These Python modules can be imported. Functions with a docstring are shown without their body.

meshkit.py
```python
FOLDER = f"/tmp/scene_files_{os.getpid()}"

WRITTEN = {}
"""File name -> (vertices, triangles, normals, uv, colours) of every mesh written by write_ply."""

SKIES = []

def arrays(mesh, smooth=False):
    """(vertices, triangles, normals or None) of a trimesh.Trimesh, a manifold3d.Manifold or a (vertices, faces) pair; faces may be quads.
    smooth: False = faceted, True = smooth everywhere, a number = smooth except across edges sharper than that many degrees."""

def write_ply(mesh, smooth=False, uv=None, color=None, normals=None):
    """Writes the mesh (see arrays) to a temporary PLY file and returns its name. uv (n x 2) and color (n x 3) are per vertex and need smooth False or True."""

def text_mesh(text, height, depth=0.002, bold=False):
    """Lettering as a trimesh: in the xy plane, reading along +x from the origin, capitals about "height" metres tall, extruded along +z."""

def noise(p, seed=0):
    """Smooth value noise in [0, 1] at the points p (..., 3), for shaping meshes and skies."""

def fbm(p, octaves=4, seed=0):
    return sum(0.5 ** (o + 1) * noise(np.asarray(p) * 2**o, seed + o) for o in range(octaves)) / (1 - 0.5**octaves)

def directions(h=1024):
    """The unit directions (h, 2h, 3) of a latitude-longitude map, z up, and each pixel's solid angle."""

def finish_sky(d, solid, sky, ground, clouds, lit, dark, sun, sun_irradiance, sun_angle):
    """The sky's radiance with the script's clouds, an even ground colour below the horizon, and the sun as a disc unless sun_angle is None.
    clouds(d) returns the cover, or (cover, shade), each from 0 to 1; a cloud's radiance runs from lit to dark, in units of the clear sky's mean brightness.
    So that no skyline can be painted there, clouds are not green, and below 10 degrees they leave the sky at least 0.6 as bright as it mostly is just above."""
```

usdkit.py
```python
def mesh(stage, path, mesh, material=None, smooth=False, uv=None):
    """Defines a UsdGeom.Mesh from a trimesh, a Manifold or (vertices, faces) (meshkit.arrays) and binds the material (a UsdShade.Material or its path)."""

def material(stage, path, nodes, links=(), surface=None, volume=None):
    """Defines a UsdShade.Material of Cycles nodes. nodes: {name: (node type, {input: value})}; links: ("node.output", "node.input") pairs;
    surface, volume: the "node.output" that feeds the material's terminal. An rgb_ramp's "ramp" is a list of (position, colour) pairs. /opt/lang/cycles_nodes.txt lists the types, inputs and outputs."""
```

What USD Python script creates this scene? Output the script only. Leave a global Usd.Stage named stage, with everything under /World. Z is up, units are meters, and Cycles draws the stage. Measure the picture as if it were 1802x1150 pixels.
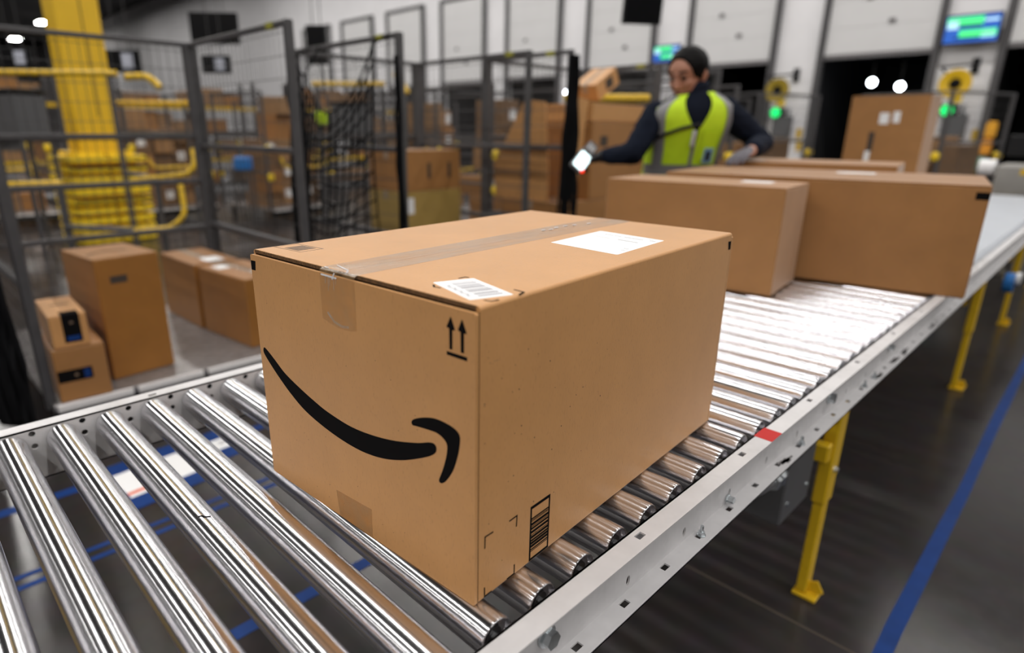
import math, random
import numpy as np, trimesh, manifold3d as m3
import shapely
from shapely.geometry import Polygon, LineString, box as sbox
from shapely.ops import unary_union
from pxr import Usd, UsdGeom, UsdLux, UsdShade, Gf, Sdf
import usdkit, meshkit

random.seed(7); RNG = np.random.default_rng(7)
stage = Usd.Stage.CreateInMemory()
UsdGeom.SetStageUpAxis(stage, 'Z'); UsdGeom.SetStageMetersPerUnit(stage, 1.0)
UsdGeom.Xform.Define(stage, '/World'); UsdGeom.Scope.Define(stage, '/World/Looks')

# ------------------------------------------------------------------ camera, lights, exposure
H = 0.74                                     # height of the top of the rollers above the floor
EXPOSURE = 0.0
LAMP = 23.5                                  # radiance of a ceiling lamp
EYE = np.array([1.2253077, -0.3850470, 0.4983738 + H])
R_ = np.array([0.6994185, 0.7146762, 0.0071915]); U_ = np.array([-0.2262141, 0.2118174, 0.9507684]); F_ = np.array([-0.6779682, 0.6666118, -0.3098189])
cam = UsdGeom.Camera.Define(stage, '/World/camera')
cam.AddTransformOp().Set(Gf.Matrix4d(*[*R_, 0], *[*U_, 0], *[*(-F_), 0], *[*EYE, 1]))
cam.CreateHorizontalApertureAttr(36.0); cam.CreateVerticalApertureAttr(36.0 * 1150 / 1802)
cam.CreateFocalLengthAttr(1082.024 / 1802 * 36)
cam.CreateHorizontalApertureOffsetAttr(53.6 / 1802 * 36); cam.CreateVerticalApertureOffsetAttr(7.335 / 1802 * 36)
cam.CreateFStopAttr(2.1); cam.CreateFocusDistanceAttr(0.82)
cam.CreateClippingRangeAttr((0.05, 300.0)); cam.CreateExposureAttr(EXPOSURE)
# rows of ceiling lamps, each merged into one strip along x; single lamps farther off
LAMPS = [(-33.0, 17.0, 12.95, 1.45), (-33.0, 17.0, 6.9, 0.95), (-33.0, 17.0, 0.85, 0.95), (-33.0, 17.0, -5.2, 0.95), (-15.0, 17.0, -11.2, 0.95), (-15.0, 17.0, -17.2, 0.95)]  # last two rows, behind the camera, added to brighten the upright faces
LAMPS += [(x - 1.7, x + 1.7, y, 1.2) for x in (-51.9, -45.8, -39.7) for y in (12.95, 6.9)]
for i, (xa, xb, y, k) in enumerate(LAMPS):
    l = UsdLux.RectLight.Define(stage, '/World/ceiling_light_%03d' % i)
    l.AddTranslateOp().Set(Gf.Vec3d((xa + xb) / 2, y, 9.45))
    l.CreateWidthAttr(xb - xa); l.CreateHeightAttr(0.42); l.CreateIntensityAttr(LAMP * k); l.CreateColorAttr(Gf.Vec3f(1.0, 0.97, 0.93))

# ------------------------------------------------------------------ helpers
taken = {}
def numbered(parent, name):
    k = taken.get((parent, name), 0); taken[(parent, name)] = k + 1
    return name if k == 0 else '%s_%03d' % (name, k)
def ppath(parent): return '/World' if parent is None else str(parent.GetPath())
def tag(o, label=None, cat=None, group=None, kind=None):
    for k, v in (('label', label), ('category', cat), ('group', group), ('kind', kind)):
        if v: o.SetCustomDataByKey(k, v)
    return o
def thing(name, label, cat, loc=(0, 0, 0), rotz=0.0, group=None, tilt=None, kind=None):
    p = '/World/' + numbered('/World', name)
    x = UsdGeom.Xform.Define(stage, p); x.AddTranslateOp().Set(Gf.Vec3d(*map(float, loc))); x.AddRotateZOp().Set(math.degrees(rotz))
    if tilt: x.AddRotateXYZOp().Set(Gf.Vec3f(*[math.degrees(t) for t in tilt]))
    return tag(x.GetPrim(), label, cat, group, kind)
def obj(name, mesh, mat, parent=None, smooth=False, label=None, kind=None):
    pp = ppath(parent)
    m = usdkit.mesh(stage, pp + '/' + numbered(pp, name), mesh, mat, smooth)
    return tag(m.GetPrim(), label, None, None, kind)
def struct(name, mesh, mat, smooth=False, label=None):
    return tag(obj(name, mesh, mat, None, smooth), label, None, None, 'structure')
def dup(src, loc, rotz=0.0, label=None, group=None):
    was = src.GetCustomData()
    name = src.GetName().rstrip('0123456789').rstrip('_') if src.GetName()[-3:].isdigit() else src.GetName()
    r = thing(name, label or was['label'], was['category'], loc, rotz, group or was.get('group'))
    for c in src.GetChildren():
        pass
    r.GetReferences().AddInternalReference(src.GetPath()); r.SetInstanceable(True)
    return r

def cat_(ms): return trimesh.util.concatenate([m for m in ms if m is not None])
def tr(m, v): m = m.copy(); m.apply_translation(v); return m
def rbox(size, c=0.0, at=(0, 0, 0), center=True):
    """chamfered box; at = its centre, or (center=False) the middle of its underside"""
    s = np.array(size, float) / 2; c = min(c, s.min() * 0.49)
    at = np.array(at, float) + (0 if center else np.array([0, 0, s[2]]))
    if c <= 0: m = trimesh.creation.box(s * 2)
    else:
        pts = [[sx * (s[0] - (c if k != 0 else 0)), sy * (s[1] - (c if k != 1 else 0)), sz * (s[2] - (c if k != 2 else 0))] for sx in (-1, 1) for sy in (-1, 1) for sz in (-1, 1) for k in range(3)]
        m = trimesh.convex.convex_hull(np.array(pts))
    return tr(m, at)
def bb(a, b, c=0.0):
    a, b = np.minimum(a, b), np.maximum(a, b)
    return rbox(np.maximum(b - a, 1e-5), c, (a + b) / 2)
def rod(a, b, r, seg=10, r2=None):
    a, b = np.array(a, float), np.array(b, float); d = b - a; L = np.linalg.norm(d)
    m = trimesh.creation.cylinder(radius=r, height=L, sections=seg)
    if r2 is not None:
        v = m.vertices.copy(); k = v[:, 2] > 0; v[k, :2] *= r2 / r; m.vertices = v
    m.apply_transform(trimesh.geometry.align_vectors([0, 0, 1], d / L)); return tr(m, (a + b) / 2)
def bar(a, b, w, h=None):
    """square bar from a to b"""
    a, b = np.array(a, float), np.array(b, float); d = b - a; L = np.linalg.norm(d); z = d / L
    ref = np.array([0, 0, 1.0]) if abs(z[2]) < 0.9 else np.array([0, 1.0, 0]); x = np.cross(ref, z); x /= np.linalg.norm(x); y = np.cross(z, x)
    m = rbox((w, h or w, L), min(w, h or w) * 0.12)
    T = np.eye(4); T[:3, 0], T[:3, 1], T[:3, 2], T[:3, 3] = x, y, z, (a + b) / 2
    m.apply_transform(T); return m
def tube(pts, r, seg=10, fillet=6):
    """round tube along a polyline with rounded corners"""
    P = [np.array(p, float) for p in pts]; out = [P[0]]
    for i in range(1, len(P) - 1):
        a, b, c = P[i - 1], P[i], P[i + 1]; k = min(np.linalg.norm(a - b), np.linalg.norm(c - b)) * 0.45
        k = min(k, r * 4); p, q = b + (a - b) / np.linalg.norm(a - b) * k, b + (c - b) / np.linalg.norm(c - b) * k
        for t in np.linspace(0, 1, fillet): out.append((1 - t) ** 2 * p + 2 * t * (1 - t) * b + t * t * q)
    out.append(P[-1]); P = np.array(out); n = len(P)
    T = np.gradient(P, axis=0); T /= np.linalg.norm(T, axis=1, keepdims=True)
    ref = np.array([0, 0, 1.0]) if abs(T[0][2]) < 0.9 else np.array([1.0, 0, 0]); N = np.cross(T[0], ref); N /= np.linalg.norm(N)
    V, ang = [], np.linspace(0, 2 * np.pi, seg, endpoint=False)
    for i in range(n):
        N = N - T[i] * (N @ T[i]); N /= np.linalg.norm(N); B = np.cross(T[i], N)
        V += [P[i] + r * (math.cos(a) * N + math.sin(a) * B) for a in ang]
    F = []
    for i in range(n - 1):
        for j in range(seg):
            a, b = i * seg + j, i * seg + (j + 1) % seg; F += [[a, b, b + seg], [a, b + seg, a + seg]]
    V += [P[0], P[-1]]; s, e = n * seg, n * seg + 1
    for j in range(seg): F += [[s, (j + 1) % seg, j], [e, (n - 1) * seg + j, (n - 1) * seg + (j + 1) % seg]]
    m = trimesh.Trimesh(np.array(V), np.array(F), process=False); m.fix_normals(); return m
def lathe(profile, seg=28, axis='z'):
    m = trimesh.creation.revolve(np.array(profile, float), sections=seg); m.fix_normals()
    if axis == 'x': m.apply_transform(trimesh.transformations.rotation_matrix(np.pi / 2, [0, 1, 0]))
    if axis == 'y': m.apply_transform(trimesh.transformations.rotation_matrix(-np.pi / 2, [1, 0, 0]))
    return m
def prism(poly, h):
    polys = getattr(poly, 'geoms', [poly])
    return cat_([trimesh.creation.extrude_polygon(p, h, engine='earcut') for p in polys if p.area > 0])
def mapped(m, fn): m = m.copy(); m.vertices = fn(np.array(m.vertices)); m.fix_normals(); return m
def loft(rings, cap=True):
    n, k = len(rings), len(rings[0]); V = np.vstack(rings); F = []
    for i in range(n - 1):
        for j in range(k):
            a, b = i * k + j, i * k + (j + 1) % k; F += [[a, b, b + k], [a, b + k, a + k]]
    if cap:
        V = np.vstack([V, rings[0].mean(0), rings[-1].mean(0)])
        for j in range(k): F += [[n * k, (j + 1) % k, j], [n * k + 1, (n - 1) * k + j, (n - 1) * k + (j + 1) % k]]
    m = trimesh.Trimesh(V, np.array(F), process=False)
    if cap: m.fix_normals()
    return m
def hullballs(balls, seg=14):
    return m3.Manifold.batch_hull([m3.Manifold.sphere(r, seg).translate(tuple(map(float, p))) for p, r in balls])
def chain(pts, seg=14): return [hullballs([pts[i], pts[i + 1]], seg) for i in range(len(pts) - 1)]
def blend(parts, edge=0.018, it=8):
    M = m3.Manifold.batch_boolean(parts, m3.OpType.Add).refine_to_length(edge); me = M.to_mesh()
    t = trimesh.Trimesh(me.vert_properties[:, :3], me.tri_verts, process=True); trimesh.smoothing.filter_taubin(t, iterations=it); return t

# ------------------------------------------------------------------ materials
def mat(name, col, rough=0.5, metal=0.0, vary=0.0, scale=6.0, bump=0.0, bscale=200.0, spec=0.5, coat=0.0, per_object=0.0, rough_vary=0.0, detail=4.0, stretch=(1, 1, 1)):
    N = {'p': ('principled_bsdf', {'base_color': col, 'roughness': rough, 'metallic': metal, 'specular_ior_level': spec, 'coat_weight': coat})}; L = []
    if vary or bump or rough_vary:
        N['t'] = ('texture_coordinate', {}); N['mp'] = ('mapping', {'scale': stretch}); L.append(('t.object', 'mp.vector'))
    last = None
    if vary:
        N['n'] = ('noise_texture', {'scale': scale, 'detail': detail, 'roughness': 0.6}); L.append(('mp.vector', 'n.vector'))
        c = np.array(col); N['r'] = ('rgb_ramp', {'ramp': [(0.3, tuple(c * (1 - vary))), (0.7, tuple(np.minimum(c * (1 + vary), 1)))]}); L.append(('n.fac', 'r.fac')); last = 'r.color'
    if per_object:
        N['oi'] = ('object_info', {}); N['mr'] = ('map_range', {'to_min': 1 - per_object, 'to_max': 1 + per_object}); L.append(('oi.random', 'mr.value'))
        N['hs'] = ('hsv', {'color': col}); L.append(('mr.result', 'hs.value'))
        if last: L.append((last, 'hs.color'))
        last = 'hs.color'
    if last: L.append((last, 'p.base_color'))
    if rough_vary:
        N['n3'] = ('noise_texture', {'scale': scale * 2.3, 'detail': 3.0}); N['m3'] = ('map_range', {'from_min': 0.3, 'from_max': 0.7, 'to_min': max(rough - rough_vary, 0.02), 'to_max': rough + rough_vary})
        L += [('mp.vector', 'n3.vector'), ('n3.fac', 'm3.value'), ('m3.result', 'p.roughness')]
    if bump:
        N['n2'] = ('noise_texture', {'scale': bscale, 'detail': 3.0}); N['b'] = ('bump', {'strength': bump, 'distance': 0.002}); L += [('mp.vector', 'n2.vector'), ('n2.fac', 'b.height'), ('b.normal', 'p.normal')]
    return usdkit.material(stage, '/World/Looks/' + name, N, L, surface='p.BSDF')
def emis(name, col, k): return usdkit.material(stage, '/World/Looks/' + name, {'e': ('emission', {'color': col, 'strength': k})}, [], surface='e.emission')

def cardboard(name, col, fibre=0.10):
    c = np.array(col)
    N = {'t': ('texture_coordinate', {}), 'n1': ('noise_texture', {'scale': 9.0, 'detail': 5.0, 'roughness': 0.65}), 'n2': ('noise_texture', {'scale': 420.0, 'detail': 3.0, 'roughness': 0.7}),
         'mp': ('mapping', {'scale': (1, 1, 0.35)}), 'r1': ('rgb_ramp', {'ramp': [(0.32, tuple(c * (1 - fibre))), (0.68, tuple(c * (1 + fibre * 0.7)))]}),
         'r2': ('rgb_ramp', {'ramp': [(0.22, (0.72, 0.70, 0.68)), (0.42, (1, 1, 1)), (0.8, (1.04, 1.04, 1.04))]}), 'mx': ('mix', {'mix_type': 'multiply', 'fac': 0.75}),
         'oi': ('object_info', {}), 'mr': ('map_range', {'to_min': 0.97, 'to_max': 1.03}), 'hs': ('hsv', {}),
         'b': ('bump', {'strength': 0.12, 'distance': 0.001}), 'p': ('principled_bsdf', {'roughness': 0.50, 'specular_ior_level': 0.45, 'sheen_weight': 0.35, 'sheen_roughness': 0.3})}
    L = [('t.object', 'n1.vector'), ('t.object', 'mp.vector'), ('mp.vector', 'n2.vector'), ('n1.fac', 'r1.fac'), ('n2.fac', 'r2.fac'), ('r1.color', 'mx.color1'), ('r2.color', 'mx.color2'),
         ('mx.color', 'hs.color'), ('oi.random', 'mr.value'), ('mr.result', 'hs.value'), ('hs.color', 'p.base_color'), ('n2.fac', 'b.height'), ('b.normal', 'p.normal')]
    return usdkit.material(stage, '/World/Looks/' + name, N, L, surface='p.BSDF')
KRAFT = cardboard('kraft', (0.555, 0.280, 0.100), 0.06)
KRAFT_DARK = cardboard('kraft_dark', (0.355, 0.165, 0.052), 0.08)
KRAFT_MID = cardboard('kraft_mid', (0.39, 0.185, 0.062), 0.07)
KRAFT_WARM = cardboard('kraft_warm', (0.32, 0.132, 0.024), 0.08)
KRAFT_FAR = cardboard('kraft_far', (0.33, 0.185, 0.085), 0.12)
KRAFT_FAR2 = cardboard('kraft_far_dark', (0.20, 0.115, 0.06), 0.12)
KRAFT_OLIVE = cardboard('kraft_olive', (0.40, 0.265, 0.075), 0.08)
FLUTE = mat('flute', (0.13, 0.07, 0.028), 0.85, vary=0.35, scale=160)
INK = mat('ink', (0.006, 0.0055, 0.0058), 0.8, spec=0.05)
INK_FAINT = mat('ink_faint', (0.17, 0.11, 0.07), 0.6)
INK_GREY = mat('ink_grey', (0.28, 0.27, 0.30), 0.6)
INK_SMUDGE = mat('ink_smudge', (0.05, 0.035, 0.025), 0.7)
PAPER = mat('paper', (0.86, 0.86, 0.87), 0.45)
def clear_tape(name, col, fac, rough=0.22):
    N = {'tr': ('transparent_bsdf', {'color': (0.97, 0.95, 0.92)}), 'p': ('principled_bsdf', {'base_color': col, 'roughness': rough, 'specular_ior_level': 0.6}), 't': ('texture_coordinate', {}),
         'mp': ('mapping', {'scale': (9, 2.2, 9)}), 'n': ('noise_texture', {'scale': 6.0, 'detail': 4.0}), 'r': ('map_range', {'from_min': 0.3, 'from_max': 0.7, 'to_min': fac - 0.16, 'to_max': fac + 0.16}),
         'b': ('bump', {'strength': 0.35, 'distance': 0.004}), 'm': ('mix_closure', {})}
    L = [('t.object', 'mp.vector'), ('mp.vector', 'n.vector'), ('n.fac', 'r.value'), ('r.result', 'm.fac'), ('n.fac', 'b.height'), ('b.normal', 'p.normal'), ('tr.BSDF', 'm.closure1'), ('p.BSDF', 'm.closure2')]
    return usdkit.material(stage, '/World/Looks/' + name, N, L, surface='m.closure')
TAPE = clear_tape('packing_tape', (0.62, 0.52, 0.42), 0.44)
TAPE_THIN = clear_tape('packing_tape_thin', (0.58, 0.36, 0.17), 0.20, 0.3)
TAPE_SHINE = clear_tape('tape_crease', (0.92, 0.92, 0.95), 0.75, 0.08)  # near-white tape colour that paints the highlights on the tape
ROLLER = usdkit.material(stage, '/World/Looks/roller_steel', {             # drawn steel tube, polished round and round: highlights run out along the tube
    't': ('texture_coordinate', {}), 'mp': ('mapping', {'scale': (0.02, 1, 1)}), 'n': ('noise_texture', {'scale': 170.0, 'detail': 1.0}), 'r': ('rgb_ramp', {'ramp': [(0.3, (0.71, 0.71, 0.74)), (0.7, (0.80, 0.80, 0.83))]}),
    'x': ('combine_xyz', {'x': 1.0}), 'p': ('principled_bsdf', {'metallic': 1.0, 'roughness': 0.21, 'anisotropic': 0.9})},
    [('t.object', 'mp.vector'), ('mp.vector', 'n.vector'), ('n.fac', 'r.fac'), ('r.color', 'p.base_color'), ('x.vector', 'p.tangent')], surface='p.BSDF')
CAPRIM = mat('roller_cap', (0.70, 0.70, 0.72), 0.22, 1.0)
BEARING = mat('bearing', (0.10, 0.10, 0.105), 0.35, 0.9)
AXLE = mat('axle', (0.55, 0.55, 0.56), 0.3, 1.0)
RAIL = mat('rail_paint', (0.60, 0.59, 0.60), 0.38, 0.0, vary=0.06, scale=18, rough_vary=0.08, bump=0.03, bscale=90)
SCUFF = mat('scuff', (0.16, 0.15, 0.15), 0.6)
ZINC = mat('zinc', (0.62, 0.66, 0.68), 0.25, 1.0, vary=0.1, scale=60)
YELLOW = mat('yellow_paint', (0.70, 0.44, 0.012), 0.38, vary=0.05, scale=12, bump=0.03, bscale=60)
YELLOW_COL = mat('yellow_column', (0.80, 0.49, 0.012), 0.5, vary=0.03, scale=5)
YELLOW_DIM = mat('yellow_faded', (0.30, 0.21, 0.012), 0.5)  # duller, darker yellow for the lamp head on the left hand pier
YELLOW_PE = mat('yellow_plastic', (0.90, 0.62, 0.02), 0.42, vary=0.03, scale=5)
RED_TAPE = mat('red_tape', (0.46, 0.022, 0.020), 0.5, spec=0.15)
BLUE_TAPE = mat('blue_tape', (0.007, 0.036, 0.165), 0.55, spec=0.15, vary=0.12, scale=9)
GREY_BOX = mat('grey_enclosure', (0.11, 0.11, 0.115), 0.45, 0.3, vary=0.05)
TAGY = mat('tag_yellow', (0.30, 0.29, 0.02), 0.6)
CAGE = mat('cage_paint', (0.085, 0.082, 0.086), 0.45, 0.2, vary=0.1, scale=20)
WIRE = mat('cage_wire', (0.06, 0.058, 0.06), 0.5, 0.2)
NET = mat('net_cord', (0.006, 0.006, 0.007), 0.9, spec=0.1)
DECK = mat('deck', (0.30, 0.285, 0.285), 0.27, 0.5, vary=0.12, scale=7, rough_vary=0.06)
DECK_EDGE = mat('deck_edge', (0.72, 0.70, 0.70), 0.4, 0.0)
RUBBER = mat('rubber', (0.02, 0.02, 0.021), 0.6)
BLACK_PL = mat('black_plastic', (0.009, 0.009, 0.010), 0.45, spec=0.25)
DARK_SCREEN = mat('dark_screen', (0.004, 0.004, 0.005), 0.35, spec=0.15)
GREY_PL = mat('grey_plastic', (0.09, 0.09, 0.095), 0.5)
BLUE_PL = mat('blue_plastic', (0.015, 0.16, 0.50), 0.45)
WHITE_PL = mat('white_plastic', (0.75, 0.75, 0.76), 0.4)
LIME = mat('hi_vis_lime', (0.58, 0.84, 0.015), 0.7, vary=0.06, scale=30, bump=0.08, bscale=300)
LIME_BRIGHT = mat('hi_vis_pocket', (0.66, 0.95, 0.02), 0.6)
REFLECT = mat('vest_grey_stripe', (0.24, 0.24, 0.245), 0.45, 0.2)
NAVY = mat('navy_cloth', (0.008, 0.011, 0.021), 0.9, vary=0.15, scale=25, spec=0.12)
SKIN = mat('skin', (0.42, 0.195, 0.125), 0.48, vary=0.06, scale=20)
HAIR = mat('hair', (0.004, 0.0035, 0.0035), 0.5, vary=0.3, scale=60, spec=0.08)
GLOVE = mat('glove_grey', (0.13, 0.12, 0.14), 0.75, vary=0.2, scale=80)
GLOVE_DK = mat('glove_black', (0.02, 0.02, 0.024), 0.7)
TROUSER = mat('trousers', (0.02, 0.022, 0.03), 0.85)
LIP = mat('lip', (0.34, 0.11, 0.085), 0.45)
EYE_D = mat('eye_dark', (0.012, 0.008, 0.006), 0.2)
BADGE = mat('badge_blue', (0.25, 0.45, 0.66), 0.35)
WALLW = mat('wall_white', (0.80, 0.79, 0.81), 0.6, vary=0.05, scale=0.9)
WALLD = mat('wall_grey', (0.26, 0.255, 0.26), 0.6)
DOORW = mat('door_white', (0.66, 0.655, 0.66), 0.45, vary=0.02, scale=1.5)
TRACK = mat('door_track', (0.075, 0.072, 0.075), 0.5, 0.2)
SEAL = mat('door_seal', (0.17, 0.16, 0.165), 0.7)
CEIL = mat('ceiling_dark', (0.045, 0.043, 0.045), 0.8)
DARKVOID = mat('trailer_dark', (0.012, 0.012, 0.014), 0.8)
FARWALL = mat('far_wall', (0.16, 0.155, 0.16), 0.7)
LIT = emis('lamp_face', (1.0, 0.97, 0.92), 60.0)
TRUCKLIT = emis('truck_lamp', (0.85, 0.92, 1.0), 22.0)
GREEN = emis('green_signal', (0.02, 1.0, 0.22), 1.5)
SCR_W = emis('screen_white', (0.78, 0.98, 1.0), 2.6)
SCR_G = emis('screen_green', (0.10, 0.95, 0.28), 1.25)
SCR_B = emis('screen_blue', (0.05, 0.16, 0.62), 1.0)
SCR_P = emis('screen_pale', (0.55, 0.85, 1.0), 1.3)
SCR_GREY = emis('screen_grey', (0.30, 0.30, 0.33), 1.0)
RED_LED = emis('red_led', (1.0, 0.03, 0.01), 2.5)
# floor: dark sealed concrete
fl = usdkit.material(stage, '/World/Looks/floor', {
    't': ('texture_coordinate', {}), 'n': ('noise_texture', {'scale': 0.8, 'detail': 6.0, 'roughness': 0.62}), 'n2': ('noise_texture', {'scale': 14.0, 'detail': 5.0}),
    'r': ('rgb_ramp', {'ramp': [(0.3, (0.019, 0.0165, 0.0163)), (0.52, (0.028, 0.0243, 0.024)), (0.75, (0.041, 0.036, 0.0355))]}), 'mx': ('mix', {'mix_type': 'overlay', 'fac': 0.25}),
    'm': ('map_range', {'from_min': 0.3, 'from_max': 0.7, 'to_min': 0.14, 'to_max': 0.30}), 'b': ('bump', {'strength': 0.05, 'distance': 0.004}), 'p': ('principled_bsdf', {'specular_ior_level': 0.30})},
    [('t.object', 'n.vector'), ('t.object', 'n2.vector'), ('n.fac', 'r.fac'), ('r.color', 'mx.color1'), ('n2.color', 'mx.color2'), ('mx.color', 'p.base_color'), ('n.fac', 'm.value'), ('m.result', 'p.roughness'), ('n2.fac', 'b.height'), ('b.normal', 'p.normal')], surface='p.BSDF')

# ------------------------------------------------------------------ the setting
XL, XR, YF, YB, ZC = -97.0, 20.0, -21.0, 17.6, 10.25
floor = struct('floor', bb((XL, YF, -0.2), (XR, YB + 6, 0)), fl, label='dark sealed concrete floor with blue tape lines')
for y0 in (1.135, 5.6, 10.1): obj('floor_joint', bb((-12, y0 - 0.003, -0.001), (XR, y0 + 0.003, 0.0008)), mat('joint%d' % int(y0), (0.065, 0.048, 0.034), 0.8), floor)
for x0, x1, w in ((-1.17, 0, 0.045), (-0.755, 0, 0.02), (-0.70, 0, 0.022), (-0.105, 0, 0.045), (1.064, 0, 0.038)):
    n = 40; ys = np.linspace(-3, 9, n); j = (meshkit.fbm(np.stack([ys * 1.3, 0 * ys + x0, 0 * ys], 1), 3) - 0.5) * 0.026
    w_ = w * (1 + (meshkit.noise(np.stack([ys * 2.1, 0 * ys + 4 * x0, 0 * ys], 1)) - 0.5) * 0.25)
    pl = Polygon(np.vstack([np.stack([x0 + j - w_ / 2, ys], 1), np.stack([x0 + j + w_ / 2, ys], 1)[::-1]]))
    obj('floor_tape', prism(pl, 0.0012), BLUE_TAPE, floor, label='blue marking tape')
struct('ceiling', bb((XL, YF, ZC), (XR, YB + 0.2, ZC + 0.2)), CEIL)
DOOR_W, PITCH_D, D1_R = 2.44, 3.63, -2.43
wall_poly = sbox(XL, 0, XR, ZC)
doors_x = [D1_R + PITCH_D * (1 - k) - DOOR_W for k in range(-3, 9)]            # left edges, door 0 is the one cut by the frame's right side
for x in doors_x: wall_poly = wall_poly.difference(sbox(x, 0.0, x + DOOR_W, 3.06))
def xz(m, y0): return mapped(m, lambda v: np.stack([v[:, 0], y0 - v[:, 2], v[:, 1]], 1))
struct('wall_back', tr(xz(prism(wall_poly, 0.2), 0), (0, YB + 0.2, 0)), WALLW)
struct('wall_left', bb((XL - 0.2, YF, 0), (XL, YB, ZC)), FARWALL)
struct('wall_right', bb((XR, YF, 0), (XR + 0.2, YB, ZC)), WALLD)
struct('wall_front', bb((XL, YF - 0.2, 0), (XR, YF, ZC)), WALLD)
for k, x in enumerate(doors_x):
    d = thing('door_%d' % (k + 1), None, None, (x, YB, 0), kind='structure')
    top = 6.02
    for q in range(5):                                    # the raised leaf, five panels
        z0 = 3.09 + q * 0.585
        obj('door_panel', rbox((DOOR_W - 0.16, 0.05, 0.582), 0.004, (DOOR_W / 2, -0.06, z0 + 0.29)), DOORW, d)
    obj('bottom_seal', rbox((DOOR_W - 0.1, 0.06, 0.10), 0.01, (DOOR_W / 2, -0.065, 3.03)), SEAL, d)
    for s in (0.0, DOOR_W): obj('track', bb((s - 0.07, -0.16, 0), (s + 0.07, -0.005, top + 0.05), 0.01), TRACK, d)
    obj('header', bb((-0.07, -0.14, top), (DOOR_W + 0.07, -0.005, top + 0.12), 0.01), TRACK, d)
    for dx, zz in ((0.9, 4.3), (1.45, 3.75)): obj('latch', rbox((0.14, 0.03, 0.10), 0.01, (dx, -0.10, zz)), SEAL, d)
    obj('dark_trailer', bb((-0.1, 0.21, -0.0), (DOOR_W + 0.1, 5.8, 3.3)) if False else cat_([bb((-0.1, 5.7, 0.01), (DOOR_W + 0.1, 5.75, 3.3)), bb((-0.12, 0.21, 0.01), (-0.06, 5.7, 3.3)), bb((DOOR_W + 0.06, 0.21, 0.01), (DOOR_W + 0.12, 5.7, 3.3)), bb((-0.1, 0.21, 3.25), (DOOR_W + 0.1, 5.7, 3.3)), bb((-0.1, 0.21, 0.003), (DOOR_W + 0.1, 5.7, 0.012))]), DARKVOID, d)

# ------------------------------------------------------------------ high-bay lamps in the far bay
for i, x in enumerate((-64.07, -70.3, -78.0)):
    t = thing('high_bay_lamp', ('nearest of three bright high bay lamps under the dark ceiling', 'middle one of three bright high bay lamps under the dark ceiling', 'farthest of three bright high bay lamps under the dark ceiling')[i], 'lamp', (x, 12.95 + 0.1 * i, 9.42), 0, 'high bay lamps under the dark ceiling')
    obj('housing', rbox((1.5, 0.9, 0.12), 0.02, (0, 0, 0.07)), GREY_PL, t); obj('lamp_face', rbox((1.4, 0.8, 0.02), 0, (0, 0, 0.0)), LIT, t)
    obj('hanger', cat_([rod((sx, 0, 0.13), (sx, 0, 0.82), 0.012, 6) for sx in (-0.5, 0.5)]), TRACK, t)

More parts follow.
